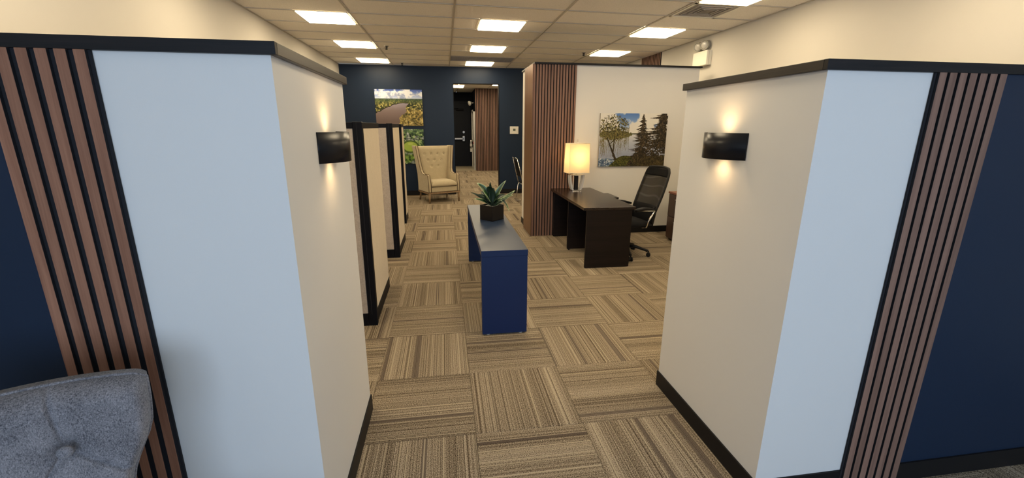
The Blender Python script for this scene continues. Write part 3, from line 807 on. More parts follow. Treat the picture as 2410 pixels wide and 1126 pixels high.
def office_chair():
    # faces local -y
    t = empty('office_chair', (2.31, 5.20, 0), 'black high-back mesh office chair at the dark desk', 'chair', rz=math.radians(-81))
    def prof(q):      # q 0..1 up the back: (y, z)
        return (0.270+0.025*math.sin(q*math.pi)+0.20*(max(0, q-0.25)/0.75)**1.15, 0.42+0.71*q)
    def wid(q): return 0.205+0.045*math.sin(math.pi*min(1, q*0.75+0.1)) - (0.03*max(0, (q-0.9)/0.1)**2)
    def surf(off, inset):
        def f(u, v):
            y, z = prof(v); w_ = wid(v)-inset
            x = (2*u-1)*w_
            return (x, y-0.045*(1-(2*u-1)**2)*-1 - 0.045 + off, z)
        return f
    MB().slabgrid(surf(-0.008, 0.012), surf(0.006, 0.012), 12, 24).build('backrest_mesh', M['mesh'], t)
    pts = []
    n = 16
    for k in range(n+1): y, z = prof(k/n); pts.append((-wid(k/n), y-0.045, z))
    for k in range(1, 8): u = k/8; y, z = prof(1); pts.append(((2*u-1)*wid(1), y-0.045+0.045*(1-(2*u-1)**2), z+0.012*math.sin(math.pi*u)))
    for k in range(n+1): y, z = prof(1-k/n); pts.append((wid(1-k/n), y-0.045, z))
    MB().tube(pts, 0.016, 8).build('back_frame', M['black'], t)
    def lum(off):
        f0 = surf(off, 0.02)
        return lambda u, v: f0(u, 0.02+0.33*v)
    MB().slabgrid(lum(-0.022), lum(0.012), 8, 8).build('lumbar_pad', M['chair_fabric'], t)
    def head(off):
        f0 = surf(off, 0.01)
        return lambda u, v: f0(u, 0.86+0.14*v)
    MB().slabgrid(head(-0.02), head(0.016), 8, 6).build('headrest', M['chair_fabric'], t)
    # seat
    def st(u, v):
        x = (2*u-1)*0.245*(1-0.08*(1-v)); y = -0.25+0.48*v
        k = (1-(2*u-1)**4)*(1-(2*v-1)**4)
        return (x, y, 0.435+0.06*k**0.5-0.02*(1-v)**3)
    def sb(u, v):
        x = (2*u-1)*0.245*(1-0.08*(1-v)); y = -0.25+0.48*v
        return (x, y, 0.425)
    MB().slabgrid(st, sb, 16, 16).build('seat', M['chair_fabric'], t)
    MB().box(-0.10, 0.10, -0.10, 0.16, 0.385, 0.42, bev=0.008).build('tilt_mechanism', M['black'], t)
    MB().tube([(0, 0.10, 0.40), (0, 0.24, 0.395), (0, 0.275, 0.44), (0, 0.30, 0.60)], [0.022, 0.022, 0.02, 0.016], 10).build('back_spine', M['black'], t)
    for s in (-1, 1):
        MB().tube([(s*0.20, 0.10, 0.405), (s*0.285, 0.10, 0.425), (s*0.30, 0.11, 0.50), (s*0.30, 0.19, 0.63)], 0.011, 10).tube([(s*0.30, 0.19, 0.63), (s*0.30, 0.0, 0.645)], 0.010, 8).build('arm_post', M['chrome'], t)
        MB().tube([(s*0.29, -0.085, 0.640), (s*0.30, -0.05, 0.655), (s*0.30, 0.04, 0.664), (s*0.29, 0.13, 0.655), (s*0.26, 0.22, 0.635)], [0.018, 0.024, 0.024, 0.020, 0.014], 10).build('armrest', M['black'], t)
    MB().cyl((0, 0, 0.14), (0, 0, 0.30), 0.028, n=18).cyl((0, 0, 0.28), (0, 0, 0.39), 0.016, n=14).build('gas_lift', M['black_metal'], t)
    for k in range(5):
        a = math.radians(72*k+54)
        c, s_ = math.cos(a), math.sin(a)
        leg = MB().tube([(0.02*c, 0.02*s_, 0.125), (0.14*c, 0.14*s_, 0.12), (0.26*c, 0.26*s_, 0.085), (0.29*c, 0.29*s_, 0.075)], [0.026, 0.022, 0.017, 0.018], 8).build('base_arm', M['black'], t)
        cx, cy = 0.30*c, 0.30*s_
        MB().cyl((cx-0.024*s_, cy+0.024*c, 0.0275), (cx-0.006*s_, cy+0.006*c, 0.0275), 0.0275, n=16).cyl((cx+0.006*s_, cy-0.006*c, 0.0275), (cx+0.024*s_, cy-0.024*c, 0.0275), 0.0275, n=16).cyl((cx, cy, 0.03), (cx, cy, 0.08), 0.008, n=8).build('caster', M['black'], leg)
office_chair()

# ================================================================== FILE CABINET
def cabinet():
    t = empty('file_cabinet', (3.255, 5.63, 0), 'brown two-drawer file cabinet with a reddish wood top, half hidden by the right partition', 'cabinet')
    MB().box(0.018, 0.50, -0.36, 0.28, 0.025, 0.695, bev=0.002).build('body', M['cab_wood'], t)
    MB().box(-0.006, 0.52, -0.375, 0.295, 0.695, 0.722, bev=0.004).build('top', M['cherry'], t)
    for z0, z1 in ((0.045, 0.36), (0.366, 0.69)):
        d = MB().box(0.0, 0.018, -0.355, 0.275, z0, z1, bev=0.002).build('drawer', M['cab_wood'], t)
        MB().tube([(0.0, -0.10, z1-0.06), (-0.022, -0.095, z1-0.06), (-0.022, 0.055, z1-0.06), (0.0, 0.06, z1-0.06)], 0.005, 8).build('handle', M['steel'], d)
    for x in (0.06, 0.44):
        for y in (-0.32, 0.24):
            MB().box(x-0.02, x+0.02, y-0.02, y+0.02, 0.0, 0.026, bev=0.003).build('foot', M['black'], t)
cabinet()

# ================================================================== CUBICLE PARTITIONS
def cubicle(y, length, lab, faceto=-2.20, px=-0.66):
    zt, zb = 1.665, 0.11
    t = empty('cubicle_partition', (px, y, 0), lab, 'partition', 'row of cubicle partitions')
    # local origin at the corner post: post x -0.045..0.045, wing runs +y, face panel runs -x
    MB().box(-0.022, 0.048, 0, 0.055, 0, zt+0.004, bev=0.004).build('corner_post', M['black_metal'], t)
    MB().box(0.006, 0.010, -0.002, 0.0, 0.1, zt, bev=0).build('post_seam', M['felt'], t)
    # face panel across
    w_ = faceto-px
    MB().box(w_, -0.024, 0.006, 0.050, zb, zt-0.045, bev=0.003).build('fabric_panel', M['greige_fabric'], t)
    MB().box(w_, -0.023, 0.0, 0.056, zt-0.045, zt, bev=0.003).build('top_cap', M['black_metal'], t)
    MB().box(w_, -0.023, 0.0, 0.056, 0.0, zb, bev=0.003).build('base_raceway', M['black_metal'], t)
    # wing along the aisle
    if length > 0.1:
        MB().box(-0.010, 0.036, 0.057, length, zb, zt-0.045, bev=0.003).build('fabric_panel', M['beige_fabric'], t)
        MB().box(-0.014, 0.040, 0.056, length+0.004, zt-0.045, zt, bev=0.003).build('top_cap', M['black_metal'], t)
        MB().box(-0.014, 0.040, 0.056, length+0.004, 0.0, zb, bev=0.003).build('base_raceway', M['black_metal'], t)
        MB().box(-0.014, 0.032, length+0.0005, length+0.012, zb, zt-0.045).build('end_trim', M['black_metal'], t)
cubicle(3.49, 0.92, 'beige fabric cubicle partition with black frame, nearest, behind the left passage wall')
cubicle(5.46, 0.92, 'beige fabric cubicle partition with black frame, second along the aisle')
cubicle(7.50, 0.50, 'beige fabric cubicle partition with black frame, farthest, only its dark edge showing', px=-0.745)

# ================================================================== ARMCHAIR (cream, far)
def armchair():
    t = empty('wingback_armchair', (-0.185, 9.93, 0), 'cream tufted wingback armchair with nailhead trim before the navy back wall', 'armchair', rz=math.radians(24))
    # local: faces -y. footprint x +-0.38, y -0.36..0.36
    zb = 0.235
    hw = 0.375
    def lean(z): return 0.085*max(0.0, (z-0.55)/0.65)   # wings flare outwards towards the top
    # side panels: arm + wing in one profile
    prof = [(-0.37, zb), (-0.37, 0.40), (-0.345, 0.50), (-0.34, 0.60), (-0.30, 0.615), (-0.12, 0.605), (-0.02, 0.63), (0.03, 0.70), (0.055, 0.84), (0.075, 1.02), (0.09, 1.215), (0.30, 1.215), (0.27, 1.0), (0.245, 0.80), (0.24, 0.6), (0.24, 0.4), (0.24, zb)]
    prof = [(a, b) for a, b in prof]
    for s in (-1, 1):
        mb = MB()
        n = len(prof)
        va = [mb.bm.verts.new((s*(hw+lean(z)-0.0), y, z)) for y, z in prof]
        vb = [mb.bm.verts.new((s*(hw-0.075+lean(z)), y, z)) for y, z in prof]
        fs = [mb.bm.faces.new(va), mb.bm.faces.new(vb[::-1])]
        for i in range(n): fs.append(mb.bm.faces.new((va[i], vb[i], vb[(i+1) % n], va[(i+1) % n])))
        bmesh.ops.recalc_face_normals(mb.bm, faces=fs)
        es = set(e for f in fs[:2] for e in f.edges)
        bmesh.ops.bevel(mb.bm, geom=list(es), offset=0.010, segments=2, profile=0.5, affect='EDGES')
        arm = mb.build('wing_arm', M['cream_fabric'], t)
        for off in (0.010, 0.062):
            pts = [(s*(hw-off+lean(z)), y-0.002, z+(0.004 if 3 <= k <= 6 else 0)) for k, (y, z) in enumerate(prof[:11])]
            MB().tube(pts, 0.006, 6).build('nailhead_trim', M['shade_lining'], arm)
    # back, tufted
    btn = []
    for r, (cnt, zz) in enumerate(((4, 1.035), (3, 0.90), (2, 0.765))):
        for k in range(cnt): btn.append(((k-(cnt-1)/2)*0.155, zz))
    def yb(z): return 0.14+0.045*max(0, (z-0.45)/0.75)
    def fr(u, v):
        z = 0.44+(1.205-0.44)*v
        x = (2*u-1)*(hw-0.072+lean(z)+0.004)
        puff = 0.035*(1-(2*u-1)**6)*(1-max(0, (v-0.9)/0.1)**2)
        y = yb(z)-puff
        for bx, bz_ in btn:
            d = math.hypot(x-bx, z-bz_); y += 0.018*math.exp(-(d/0.026)**2)
        return (x, y, z)
    def bk(u, v):
        z = 0.44+(1.205-0.44)*v
        return ((2*u-1)*(hw-0.072+lean(z)+0.004), yb(z)+0.09, z)
    MB().slabgrid(fr, bk, 56, 60).build('backrest', M['cream_fabric'], t)
    me = MB().lathe([(0.0, -0.004), (0.010, -0.003), (0.012, 0.002), (0.0, 0.004)], n=12, mat=Matrix.Rotation(math.pi/2, 4, 'X')).mesh('button'); me.materials.append(M['cream_fabric'])
    for bx, bz_ in btn:
        o = bpy.data.objects.new('button', me); C.objects.link(o); o.parent = t; o.location = (bx, yb(bz_)-0.035+0.014, bz_)
    # seat
    def cu(u, v):
        k = ((1-(2*u-1)**6)*(1-(2*v-1)**6))
        return ((2*u-1)*(hw-0.078), -0.385+0.51*v, 0.40+0.085*max(0, k)**0.4)
    def cd(u, v): return ((2*u-1)*(hw-0.078), -0.385+0.51*v, 0.362)
    MB().slabgrid(cu, cd, 24, 24).build('seat_cushion', M['cream_fabric'], t)
    MB().box(-hw+0.076, hw-0.076, -0.365, 0.20, zb+0.004, 0.355, bev=0.012).build('seat_front', M['cream_fabric'], t)
    MB().tube([(-hw+0.08, -0.372, 0.357), (hw-0.08, -0.372, 0.357)], 0.005, 6).tube([(-hw, -0.376, zb+0.004), (hw, -0.376, zb+0.004)], 0.006, 6).tube([(-hw-0.003, -0.37, zb+0.004), (-hw-0.003, 0.24, zb+0.004)], 0.006, 6).build('piping', M['shade_lining'], t)
    MB().box(-hw-0.004, hw+0.004, -0.38, 0.245, zb-0.035, zb, bev=0.004).build('wood_rail', M['leg_wood'], t)
    for s in (-1, 1):
        MB().tube([(s*(hw-0.03), -0.35, zb-0.036), (s*(hw-0.028), -0.352, 0.10), (s*(hw-0.025), -0.355, 0.0)], [0.030, 0.025, 0.019], 4).build('leg', M['leg_wood'], t)
        MB().tube([(s*(hw-0.05), 0.21, zb-0.036), (s*(hw-0.045), 0.225, 0.12), (s*(hw-0.04), 0.27, 0.0)], [0.028, 0.022, 0.016], 4).build('leg', M['leg_wood'], t)
armchair()

# ================================================================== TWEED CHAIR (near left)
def tweed_chair():
    a = math.radians(30)
    W = 0.29
    # right top corner of back at (-0.816,1.2); centre is W to its left along the chair's width
    cx, cy = -0.816-W*math.cos(a), 1.165-W*math.sin(a)
    t = empty('accent_chair', (cx, cy, 0), 'grey-blue tweed button-tufted accent chair at the lower left corner', 'chair', rz=a)
    # local: x along width, faces -y (rotated to +x side), front surface of back at y=0
    def half(z):   # half width of back against height
        P_ = [(0.40, 0.205), (0.60, 0.207), (0.67, 0.212), (0.735, 0.228), (0.775, 0.246), (0.815, 0.268), (0.85, 0.280), (0.90, 0.286), (0.96, 0.288), (1.06, 0.288)]
        for (z0, w0), (z1, w1) in zip(P_, P_[1:]):
            if z <= z1:
                q = max(0, (z-z0)/(z1-z0)); q = q*q*(3-2*q) if False else q
                return w0+(w1-w0)*q
        return P_[-1][1]
    def ztop(u): return 0.978+0.036*(1-abs(2*u-1)**2.2)-0.010*abs(2*u-1)**30
    btn = [(-0.118, 0.862), (0.118, 0.862), (0.0, 0.70), (-0.118, 0.54), (0.118, 0.54)]
    seams = [((0.118, 0.862), (0.105, 1.02)), ((-0.118, 0.862), (-0.105, 1.02)), ((0.118, 0.862), (0.0, 0.70)), ((-0.118, 0.862), (0.0, 0.70)), ((0.118, 0.862), (0.26, 0.72)), ((-0.118, 0.862), (-0.26, 0.72)), ((0, 0.70), (0.118, 0.54)), ((0, 0.70), (-0.118, 0.54))]
    def sd(px, pz, s):
        (ax, az), (bx, bz_) = s
        ux, uz = bx-ax, bz_-az; tt = max(0, min(1, ((px-ax)*ux+(pz-az)*uz)/(ux*ux+uz*uz)))
        return math.hypot(px-ax-ux*tt, pz-az-uz*tt)
    def xz(u, v):
        zt = ztop(u); z = 0.40+(zt-0.40)*v
        return (2*u-1)*half(z), z
    def ybk(z): return 0.10*(z-0.4)/0.6-0.06
    def fr(u, v):
        x, z = xz(u, v)
        e = min(1.0, (1-abs(2*u-1))*9.0); f = min(1.0, (1-v)*14.0)
        y = ybk(z)-0.055*(math.sqrt(1-(1-e)**2))*math.sqrt(max(0, 1-(1-f)**2))-0.012*(1-(2*u-1)**2)
        for bx, bz_ in btn: y += 0.018*math.exp(-(math.hypot(x-bx, z-bz_)/0.024)**2)+0.014*math.exp(-(math.hypot(x-bx, z-bz_)/0.075)**2)
        s_ = sum(math.exp(-(sd(x, z, s)/0.0045)**2)+0.35*math.exp(-(sd(x, z, s)/0.02)**2) for s in seams)
        y += 0.0065*min(1.0, s_)*1.7
        return (x, y, z)
    def bk(u, v):
        x, z = xz(u, v)
        return (x, ybk(z)+0.035, z)
    MB().slabgrid(fr, bk, 220, 220).build('backrest', M['denim'], t)
    pts = [(half(z), ybk(z)+0.002, z) for z in [0.40+0.03*k for k in range(20)]]+[((2*u-1)*half(ztop(u)), ybk(ztop(u))+0.002, ztop(u)+0.001) for u in [1-k/24 for k in range(25)]]+[(-half(z), ybk(z)+0.002, z) for z in [0.97-0.03*k for k in range(20)]]
    MB().tube(pts, 0.0045, 8).build('piping', M['denim'], t)
    me = MB().lathe([(0.0, -0.006), (0.012, -0.004), (0.0165, 0.0), (0.015, 0.004), (0.008, 0.0068), (0.0, 0.0075)], n=24, mat=Matrix.Rotation(math.pi/2, 4, 'X')).mesh('button'); me.materials.append(M['denim'])
    for bx, bz_ in btn:
        o = bpy.data.objects.new('button', me); C.objects.link(o); o.parent = t
        o.location = (bx, ybk(bz_)-0.055-0.010+0.009, bz_)
    def su(u, v):
        k = (1-(2*u-1)**6)*(1-(2*v-1)**6); return ((2*u-1)*0.27, -0.58+0.52*v, 0.40+0.07*max(0, k)**0.4)
    def sdn(u, v): return ((2*u-1)*0.27, -0.58+0.52*v, 0.30)
    MB().slabgrid(su, sdn, 20, 20).build('seat', M['denim'], t)
    for sx, sy in ((-1, -0.54), (1, -0.54), (-1, -0.02), (1, -0.02)):
        MB().tube([(sx*0.235, sy, 0.30), (sx*0.25, sy+(0.03 if sy > -0.3 else -0.01), 0.0)], [0.024, 0.015], 8).build('leg', M['desk'], t)
tweed_chair()

# ================================================================== PICTURES
def vnoise(h, w_, cell, seed):
    rng = np.random.RandomState(seed)
    gh, gw = int(h/cell)+3, int(w_/cell)+3
    g_ = rng.rand(gh, gw)
    yy, xx = np.mgrid[0:h, 0:w_]/cell
    y0, x0 = yy.astype(int), xx.astype(int); fy, fx = yy-y0, xx-x0
    fy = fy*fy*(3-2*fy); fx = fx*fx*(3-2*fx)
    return (g_[y0, x0]*(1-fy)*(1-fx)+g_[y0+1, x0]*fy*(1-fx)+g_[y0, x0+1]*(1-fy)*fx+g_[y0+1, x0+1]*fy*fx)
def fbm(h, w_, cell, seed, o=4):
    s = 0; a = 1; t_ = 0
    for k in range(o):
        s = s+a*vnoise(h, w_, max(1.01, cell/2**k), seed+k); t_ += a; a *= 0.55
    return s/t_
def sm(a, b, x): t_ = np.clip((x-a)/(b-a), 0, 1); return t_*t_*(3-2*t_)
def mixc(img, c, m): img[:] = img*(1-m[..., None])+np.array(c, float)*m[..., None]
def lerp3(f, stops):
    ps = [p for p, _ in stops]; cs = np.array([c for _, c in stops], float)
    return np.stack([np.interp(f, ps, cs[:, k]) for k in range(3)], -1)
def inpoly(U, V, poly):
    ins = np.zeros(U.shape, bool); n = len(poly)
    for i in range(n):
        (x1, y1), (x2, y2) = poly[i], poly[(i+1) % n]
        c = ((y1 > V) != (y2 > V)) & (U < (x2-x1)*(V-y1)/(y2-y1+1e-12)+x1)
        ins ^= c
    return ins
def clouds(h, w_, seed): 
    return fbm(h, w_, w_/6, seed, 5)
def pic_river(h, w_):
    V, U = np.mgrid[0:h, 0:w_]; V = V/h; U = U/w_
    sky = lerp3(V, [(0, (70, 92, 165)), (0.12, (130, 155, 215)), (0.25, (205, 215, 232))])
    cl = fbm(h, w_, w_/7, 3, 5)
    cl = sm(0.44, 0.60, cl+0.22*np.exp(-((V-0.13)/0.06)**2)-0.10*(V < 0.04))
    img = sky.copy(); sh = fbm(h, w_, w_/10, 9, 4)
    mixc(img, (232, 235, 240), cl); mixc(img, (120, 135, 180), cl*sm(0.5, 0.7, sh)*0.7)
    f = fbm(h, w_, 7, 21, 3)
    land = lerp3(f, [(0.28, (34, 40, 24)), (0.45, (82, 84, 44)), (0.58, (136, 128, 68)), (0.75, (210, 196, 120))])
    far = lerp3(fbm(h, w_, 5, 33, 2), [(0.3, (48, 66, 44)), (0.7, (104, 112, 64))])
    k = sm(0.27, 0.45, V)[..., None]; land = far*(1-k)+land*k
    fine = fbm(h, w_, 12, 77, 4)
    br = (U > 0.45) & (V > 0.55); gold = lerp3(fine, [(0.3, (60, 56, 28)), (0.5, (150, 122, 56)), (0.62, (206, 178, 110)), (0.8, (236, 218, 165))])
    land[br] = (land*0.4+gold*0.6)[br]
    m = (V > 0.25).astype(float); img = img*(1-m[..., None])+land*m[..., None]
    mixc(img, (72, 92, 88), np.exp(-((V-0.262)/0.012)**2)*0.9)
    wob = (fbm(h, w_, 14, 5, 3)-0.5)*0.045
    P_ = [(-0.1, 0.70), (0.03, 0.63), (0.12, 0.585), (0.25, 0.49), (0.42, 0.41), (0.55, 0.375), (0.68, 0.375), (0.70, 0.40), (0.64, 0.45), (0.63, 0.52), (0.64, 0.60), (0.60, 0.66), (0.54, 0.72), (0.50, 0.78), (0.49, 0.86), (0.49, 0.93), (0.46, 1.1), (-0.1, 1.1)]
    lk = inpoly(U+wob, V+wob*0.6, P_)
    lake = lerp3(V+0.05*fbm(h, w_, 30, 8, 3), [(0.4, (148, 140, 150)), (0.6, (124, 108, 106)), (0.9, (104, 88, 84))])
    img[lk] = lake[lk]
    edge = inpoly(U+wob+0.0, V+wob*0.6+0.025, P_) & ~lk; img[edge] = img[edge]*0.45
    return img
def pic_park(h, w_):
    V, U = np.mgrid[0:h, 0:w_]; V = V/h; U = U/w_
    f = fbm(h, w_, 11, 41, 4)
    img = lerp3(f, [(0.30, (20, 32, 24)), (0.45, (52, 76, 46)), (0.57, (96, 122, 72)), (0.75, (176, 194, 136))])
    mixc(img, (120, 150, 120), sm(0.18, 0.0, V)*0.35)
    g2 = fbm(h, w_, 9, 63, 3); grey = lerp3(g2, [(0.3, (84, 92, 90)), (0.5, (140, 146, 150)), (0.75, (206, 208, 210))])
    tn = fbm(h, w_, 26, 12, 3)
    town = sm(0.5, 0.6, tn+0.22*np.exp(-((V-0.32)/0.09)**2-((U-0.42)/0.28)**2)+0.12*(U < 0.5)*(V > 0.25)*(V < 0.8)-0.04)
    img = img*(1-town[..., None]*0.8)+grey*town[..., None]*0.8
    road = np.abs(V-(0.20+0.10*U)); mixc(img, (30, 38, 34), np.exp(-(road/0.010)**2)*0.8)
    road = np.abs((U-0.72)*0.8-(V-0.42)); mixc(img, (190, 190, 182), np.exp(-(road/0.014)**2)*0.8*((V > 0.28) & (V < 0.72)))
    d = np.hypot((U-0.70)/0.155, (V-0.50)/0.145)
    mixc(img, (70, 90, 40), sm(1.35, 1.2, d)); mixc(img, (150, 172, 74), sm(1.02, 0.95, d)); 
    d2 = np.hypot((U-0.70)/0.06, (V-0.42)/0.03); mixc(img, (172, 186, 96), sm(1.05, 0.9, d2))
    d3 = np.hypot((U-0.60)/0.20, (V-0.83)/0.12); bt = lerp3(f, [(0.3, (40, 66, 22)), (0.7, (128, 164, 62))]); k = sm(1.1, 0.8, d3)[..., None]*0.8
    img = img*(1-k)+bt*k
    return img
def pic_willow(h, w_):
    rng = np.random.RandomState(4)
    V, U = np.mgrid[0:h, 0:w_]; V = V/h; U = U/w_
    img = lerp3(V, [(0, (84, 124, 186)), (0.2, (140, 168, 210)), (0.38, (208, 212, 216))])
    c = fbm(h, w_, w_/6, 17, 5); m = sm(0.40, 0.52, c+0.30*sm(0.30, 0.0, U)+0.22*sm(0.56, 0.7, U)+0.25*sm(0.2, 0.36, V)-0.12*np.exp(-((U-0.47)/0.10)**2-((V-0.1)/0.14)**2)); mixc(img, (226, 222, 212), m)
    water = lerp3(V+0.02*fbm(h, w_, 20, 2, 3), [(0.38, (214, 212, 208)), (0.55, (178, 184, 196)), (0.8, (150, 158, 178))])
    wm = (V > 0.385); img[wm] = water[wm]
    mixc(img, (66, 70, 44), ((V > 0.365) & (V < 0.39+0.03*sm(0.45, 0.1, U))).astype(float)*0.9)
    nf = fbm(h, w_, 5, 70, 3)
    # far bank bush left
    d = np.hypot((U-0.22)/0.26, (V-0.39)/0.07); mixc(img, (88, 84, 40), ((d+0.5*(nf-0.5)) < 1).astype(float)*0.9)
    # grass bank
    gb_ = V-(0.80+0.10*np.clip((0.35-U)/0.35, 0, 1)*1.2-0.01*np.sin(U*20)) > 0
    gcol = lerp3(nf, [(0.3, (46, 48, 20)), (0.7, (98, 96, 38))]); img[gb_] = gcol[gb_]
    bl = (V > 0.86-0.25*(0.2-U)) & (U < 0.26-(V-0.86)*0.8) & (V > 0.84)
    bc = lerp3(nf, [(0.3, (60, 80, 110)), (0.55, (110, 130, 150)), (0.75, (210, 214, 214))]); img[bl] = bc[bl]
    # willow crown: speckled
    sp = fbm(h, w_, 4.5, 5, 3)
    d = np.hypot((U-0.20)/0.225, (V-0.27)/0.24)
    cr = ((sp > 0.44+0.12*sm(0.5, 1.05, d)-0.12*sm(0.2, 0.4, V)) & (d < 1.05)); cc = lerp3(fbm(h, w_, 4, 90, 2), [(0.3, (48, 44, 26)), (0.55, (96, 90, 48)), (0.75, (150, 140, 84))]); img[cr] = cc[cr]
    # hanging strands
    for _ in range(150):
        u0 = rng.uniform(0.0, 0.44); v0 = rng.uniform(0.30, 0.5); L_ = rng.uniform(0.12, 0.42)*(1 if u0 < 0.33 else 0.6)
        wv = rng.uniform(-0.03, 0.03)
        for q in np.linspace(0, 1, int(L_*h*1.2)+2):
            v_ = v0+L_*q
            if v_ > 0.88: break
            x = int((u0+wv*q*q)*w_); y = int(v_*h)
            if 0 <= x < w_ and 0 <= y < h and rng.rand() < 0.8: img[y, x] = (84+rng.randint(40), 76+rng.randint(36), 36+rng.randint(20))
    def line(p, q, r0, r1, col):
        n = 200
        for s in np.linspace(0, 1, n):
            x, y = p[0]+(q[0]-p[0])*s, p[1]+(q[1]-p[1])*s; r = r0+(r1-r0)*s
            mk = np.hypot((U-x)*1.33, V-y) < r; img[mk] = col
    line((0.25, 0.86), (0.16, 0.60), 0.022, 0.014, (50, 40, 24)); line((0.16, 0.60), (0.11, 0.44), 0.014, 0.006, (50, 40, 24))
    line((0.21, 0.80), (0.22, 0.42), 0.012, 0.008, (54, 44, 26)); line((0.15, 0.57), (0.25, 0.46), 0.007, 0.005, (54, 44, 26))
    # conifers
    dk = lerp3(fbm(h, w_, 5, 51, 3), [(0.3, (28, 24, 17)), (0.55, (56, 46, 30)), (0.8, (98, 82, 58))])
    def branch(x0, y0, L_, sgn, droop, th):
        lo_, hi = (x0, x0+L_) if sgn > 0 else (x0-L_, x0)
        a_, b_ = max(0, int(lo_*w_)-1), min(w_, int(hi*w_)+2)
        c_, e_ = max(0, int((y0-0.05)*h)), min(h, int((y0+0.16)*h))
        if b_ <= a_ or e_ <= c_: return
        u_, v_ = U[c_:e_, a_:b_], V[c_:e_, a_:b_]
        x = (u_-x0)*sgn/max(L_, 1e-3)
        yc = y0+droop*(x**1.2)-0.35*droop*x**4
        wv = 0.5+1.3*nf[c_:e_, a_:b_]
        mk = (x > 0) & (x < 1) & (v_-yc < th*(1.1-x)*wv*1.6) & (yc-v_ < th*(1.05-x)*wv*0.8)
        sub = img[c_:e_, a_:b_]; sub[mk] = dk[c_:e_, a_:b_][mk]
    def conifer(cx, top, spread, bottom, seed, step=0.026, th=0.016):
        r_ = np.random.RandomState(seed)
        tr = (np.abs(U-cx) < 0.006) & (V > top) & (V < bottom); img[tr] = (46, 38, 28)
        v_ = top+0.01
        while v_ < bottom:
            wd = spread*((v_-top)/(bottom-top))**0.75*(0.6+0.6*r_.rand())
            for s in (-1, 1):
                branch(cx, v_+0.01*r_.rand(), wd*(0.6+0.6*r_.rand())+0.015, s, 0.02+0.05*r_.rand(), th*(0.6+0.6*r_.rand()))
            v_ += step*(0.7+0.6*r_.rand())
    mass = (U > 0.58+0.12*np.clip((0.70-V)/0.33, 0, 1)) & (V > 0.40+0.12*(nf-0.5))
    mass |= (U > 0.50+0.5*(0.80-V)) & (V > 0.66)
    mass &= (fbm(h, w_, 6, 61, 3) > 0.38+0.10*sm(0.75, 0.4, V)); img[mass] = dk[mass]
    conifer(0.635, 0.01, 0.19, 0.84, 3)
    r9 = np.random.RandomState(9)
    for _ in range(34):
        yy = r9.uniform(0.0, 0.62); L_ = (0.10+0.22*r9.rand())*(0.8+0.7*yy)
        branch(1.01-0.05*r9.rand(), yy, L_, -1, 0.03+0.06*r9.rand(), 0.020)
    conifer(0.93, -0.08, 0.20, 0.60, 8)
    low = (V > 0.80) & (U > 0.52); lc = lerp3(nf, [(0.3, (32, 28, 16)), (0.7, (86, 72, 40))]); img[low] = (lc*0.8+img*0.2)[low]
    return img
def print_mat():
    m = NT('canvas_print'); at = m.n('ShaderNodeVertexColor', layer_name='Col')
    m.set(Base_Color=at.outputs[0], Roughness=0.45); m.b.inputs['Specular IOR Level'].default_value = 0.25
    return m.m
M['print'] = print_mat()
M['canvas_edge_pale'] = plain('pale_canvas_wrap_edge', (0.34, 0.32, 0.27), 0.7)
M['canvas_edge'] = plain('canvas_wrap_edge', (0.02, 0.02, 0.022), 0.7)
def picture(x0, x1, y, z0, z1, fn, res, lab, name='canvas_picture', gain=1.0, edge='canvas_edge', tilt=(0, 0)):
    t = empty(name, ((x0+x1)/2, y, (z0+z1)/2), lab, 'picture')
    w2, h2 = (x1-x0)/2, (z1-z0)/2
    B('canvas_frame', M[edge], t, -w2, w2, -0.032, 0, -h2, h2)
    W_ = res; Hh = int(res*h2/w2)
    img = np.clip(fn(Hh, W_)*gain, 0, 255)/255.0
    lin = np.where(img <= 0.04045, img/12.92, ((img+0.055)/1.055)**2.4)
    xs = np.linspace(-w2, w2, W_+1); zs = np.linspace(h2, -h2, Hh+1)
    XX, ZZ = np.meshgrid(xs, zs); verts = np.stack([XX, np.full_like(XX, -0.0325), ZZ], -1).reshape(-1, 3)
    idx = np.arange((W_+1)*(Hh+1)).reshape(Hh+1, W_+1)
    faces = np.stack([idx[:-1, :-1], idx[1:, :-1], idx[1:, 1:], idx[:-1, 1:]], -1).reshape(-1, 4)
    me = bpy.data.meshes.new('print')
    me.vertices.add(len(verts)); me.vertices.foreach_set('co', verts.ravel())
    me.loops.add(faces.size); me.loops.foreach_set('vertex_index', faces.ravel().astype(np.int32))
    me.polygons.add(len(faces)); me.polygons.foreach_set('loop_start', np.arange(0, faces.size, 4, dtype=np.int32))
    me.update(calc_edges=True)
    ca = me.color_attributes.new('Col', 'FLOAT_COLOR', 'CORNER')
    cols = np.ones((Hh*W_, 4, 4), np.float32); cols[..., :3] = lin.reshape(-1, 1, 3)
    ca.data.foreach_set('color', cols.ravel())
    me.materials.append(M['print'])
    o = bpy.data.objects.new('print', me); C.objects.link(o); o.parent = t
    return t
picture(-1.545, -0.48, YB, 1.645, 2.45, pic_river, 280, 'canvas print of a brown river and autumn trees, upper one on the navy back wall')
picture(-1.545, -0.485, YB, 0.765, 1.565, pic_park, 280, 'aerial canvas print of a green park, lower one behind the cream armchair')
picture(2.285, 3.345, OY, 1.055, 1.835, pic_willow, 340, 'canvas print of a willow and spruces by a lake over the office chair', edge='canvas_edge_pale')

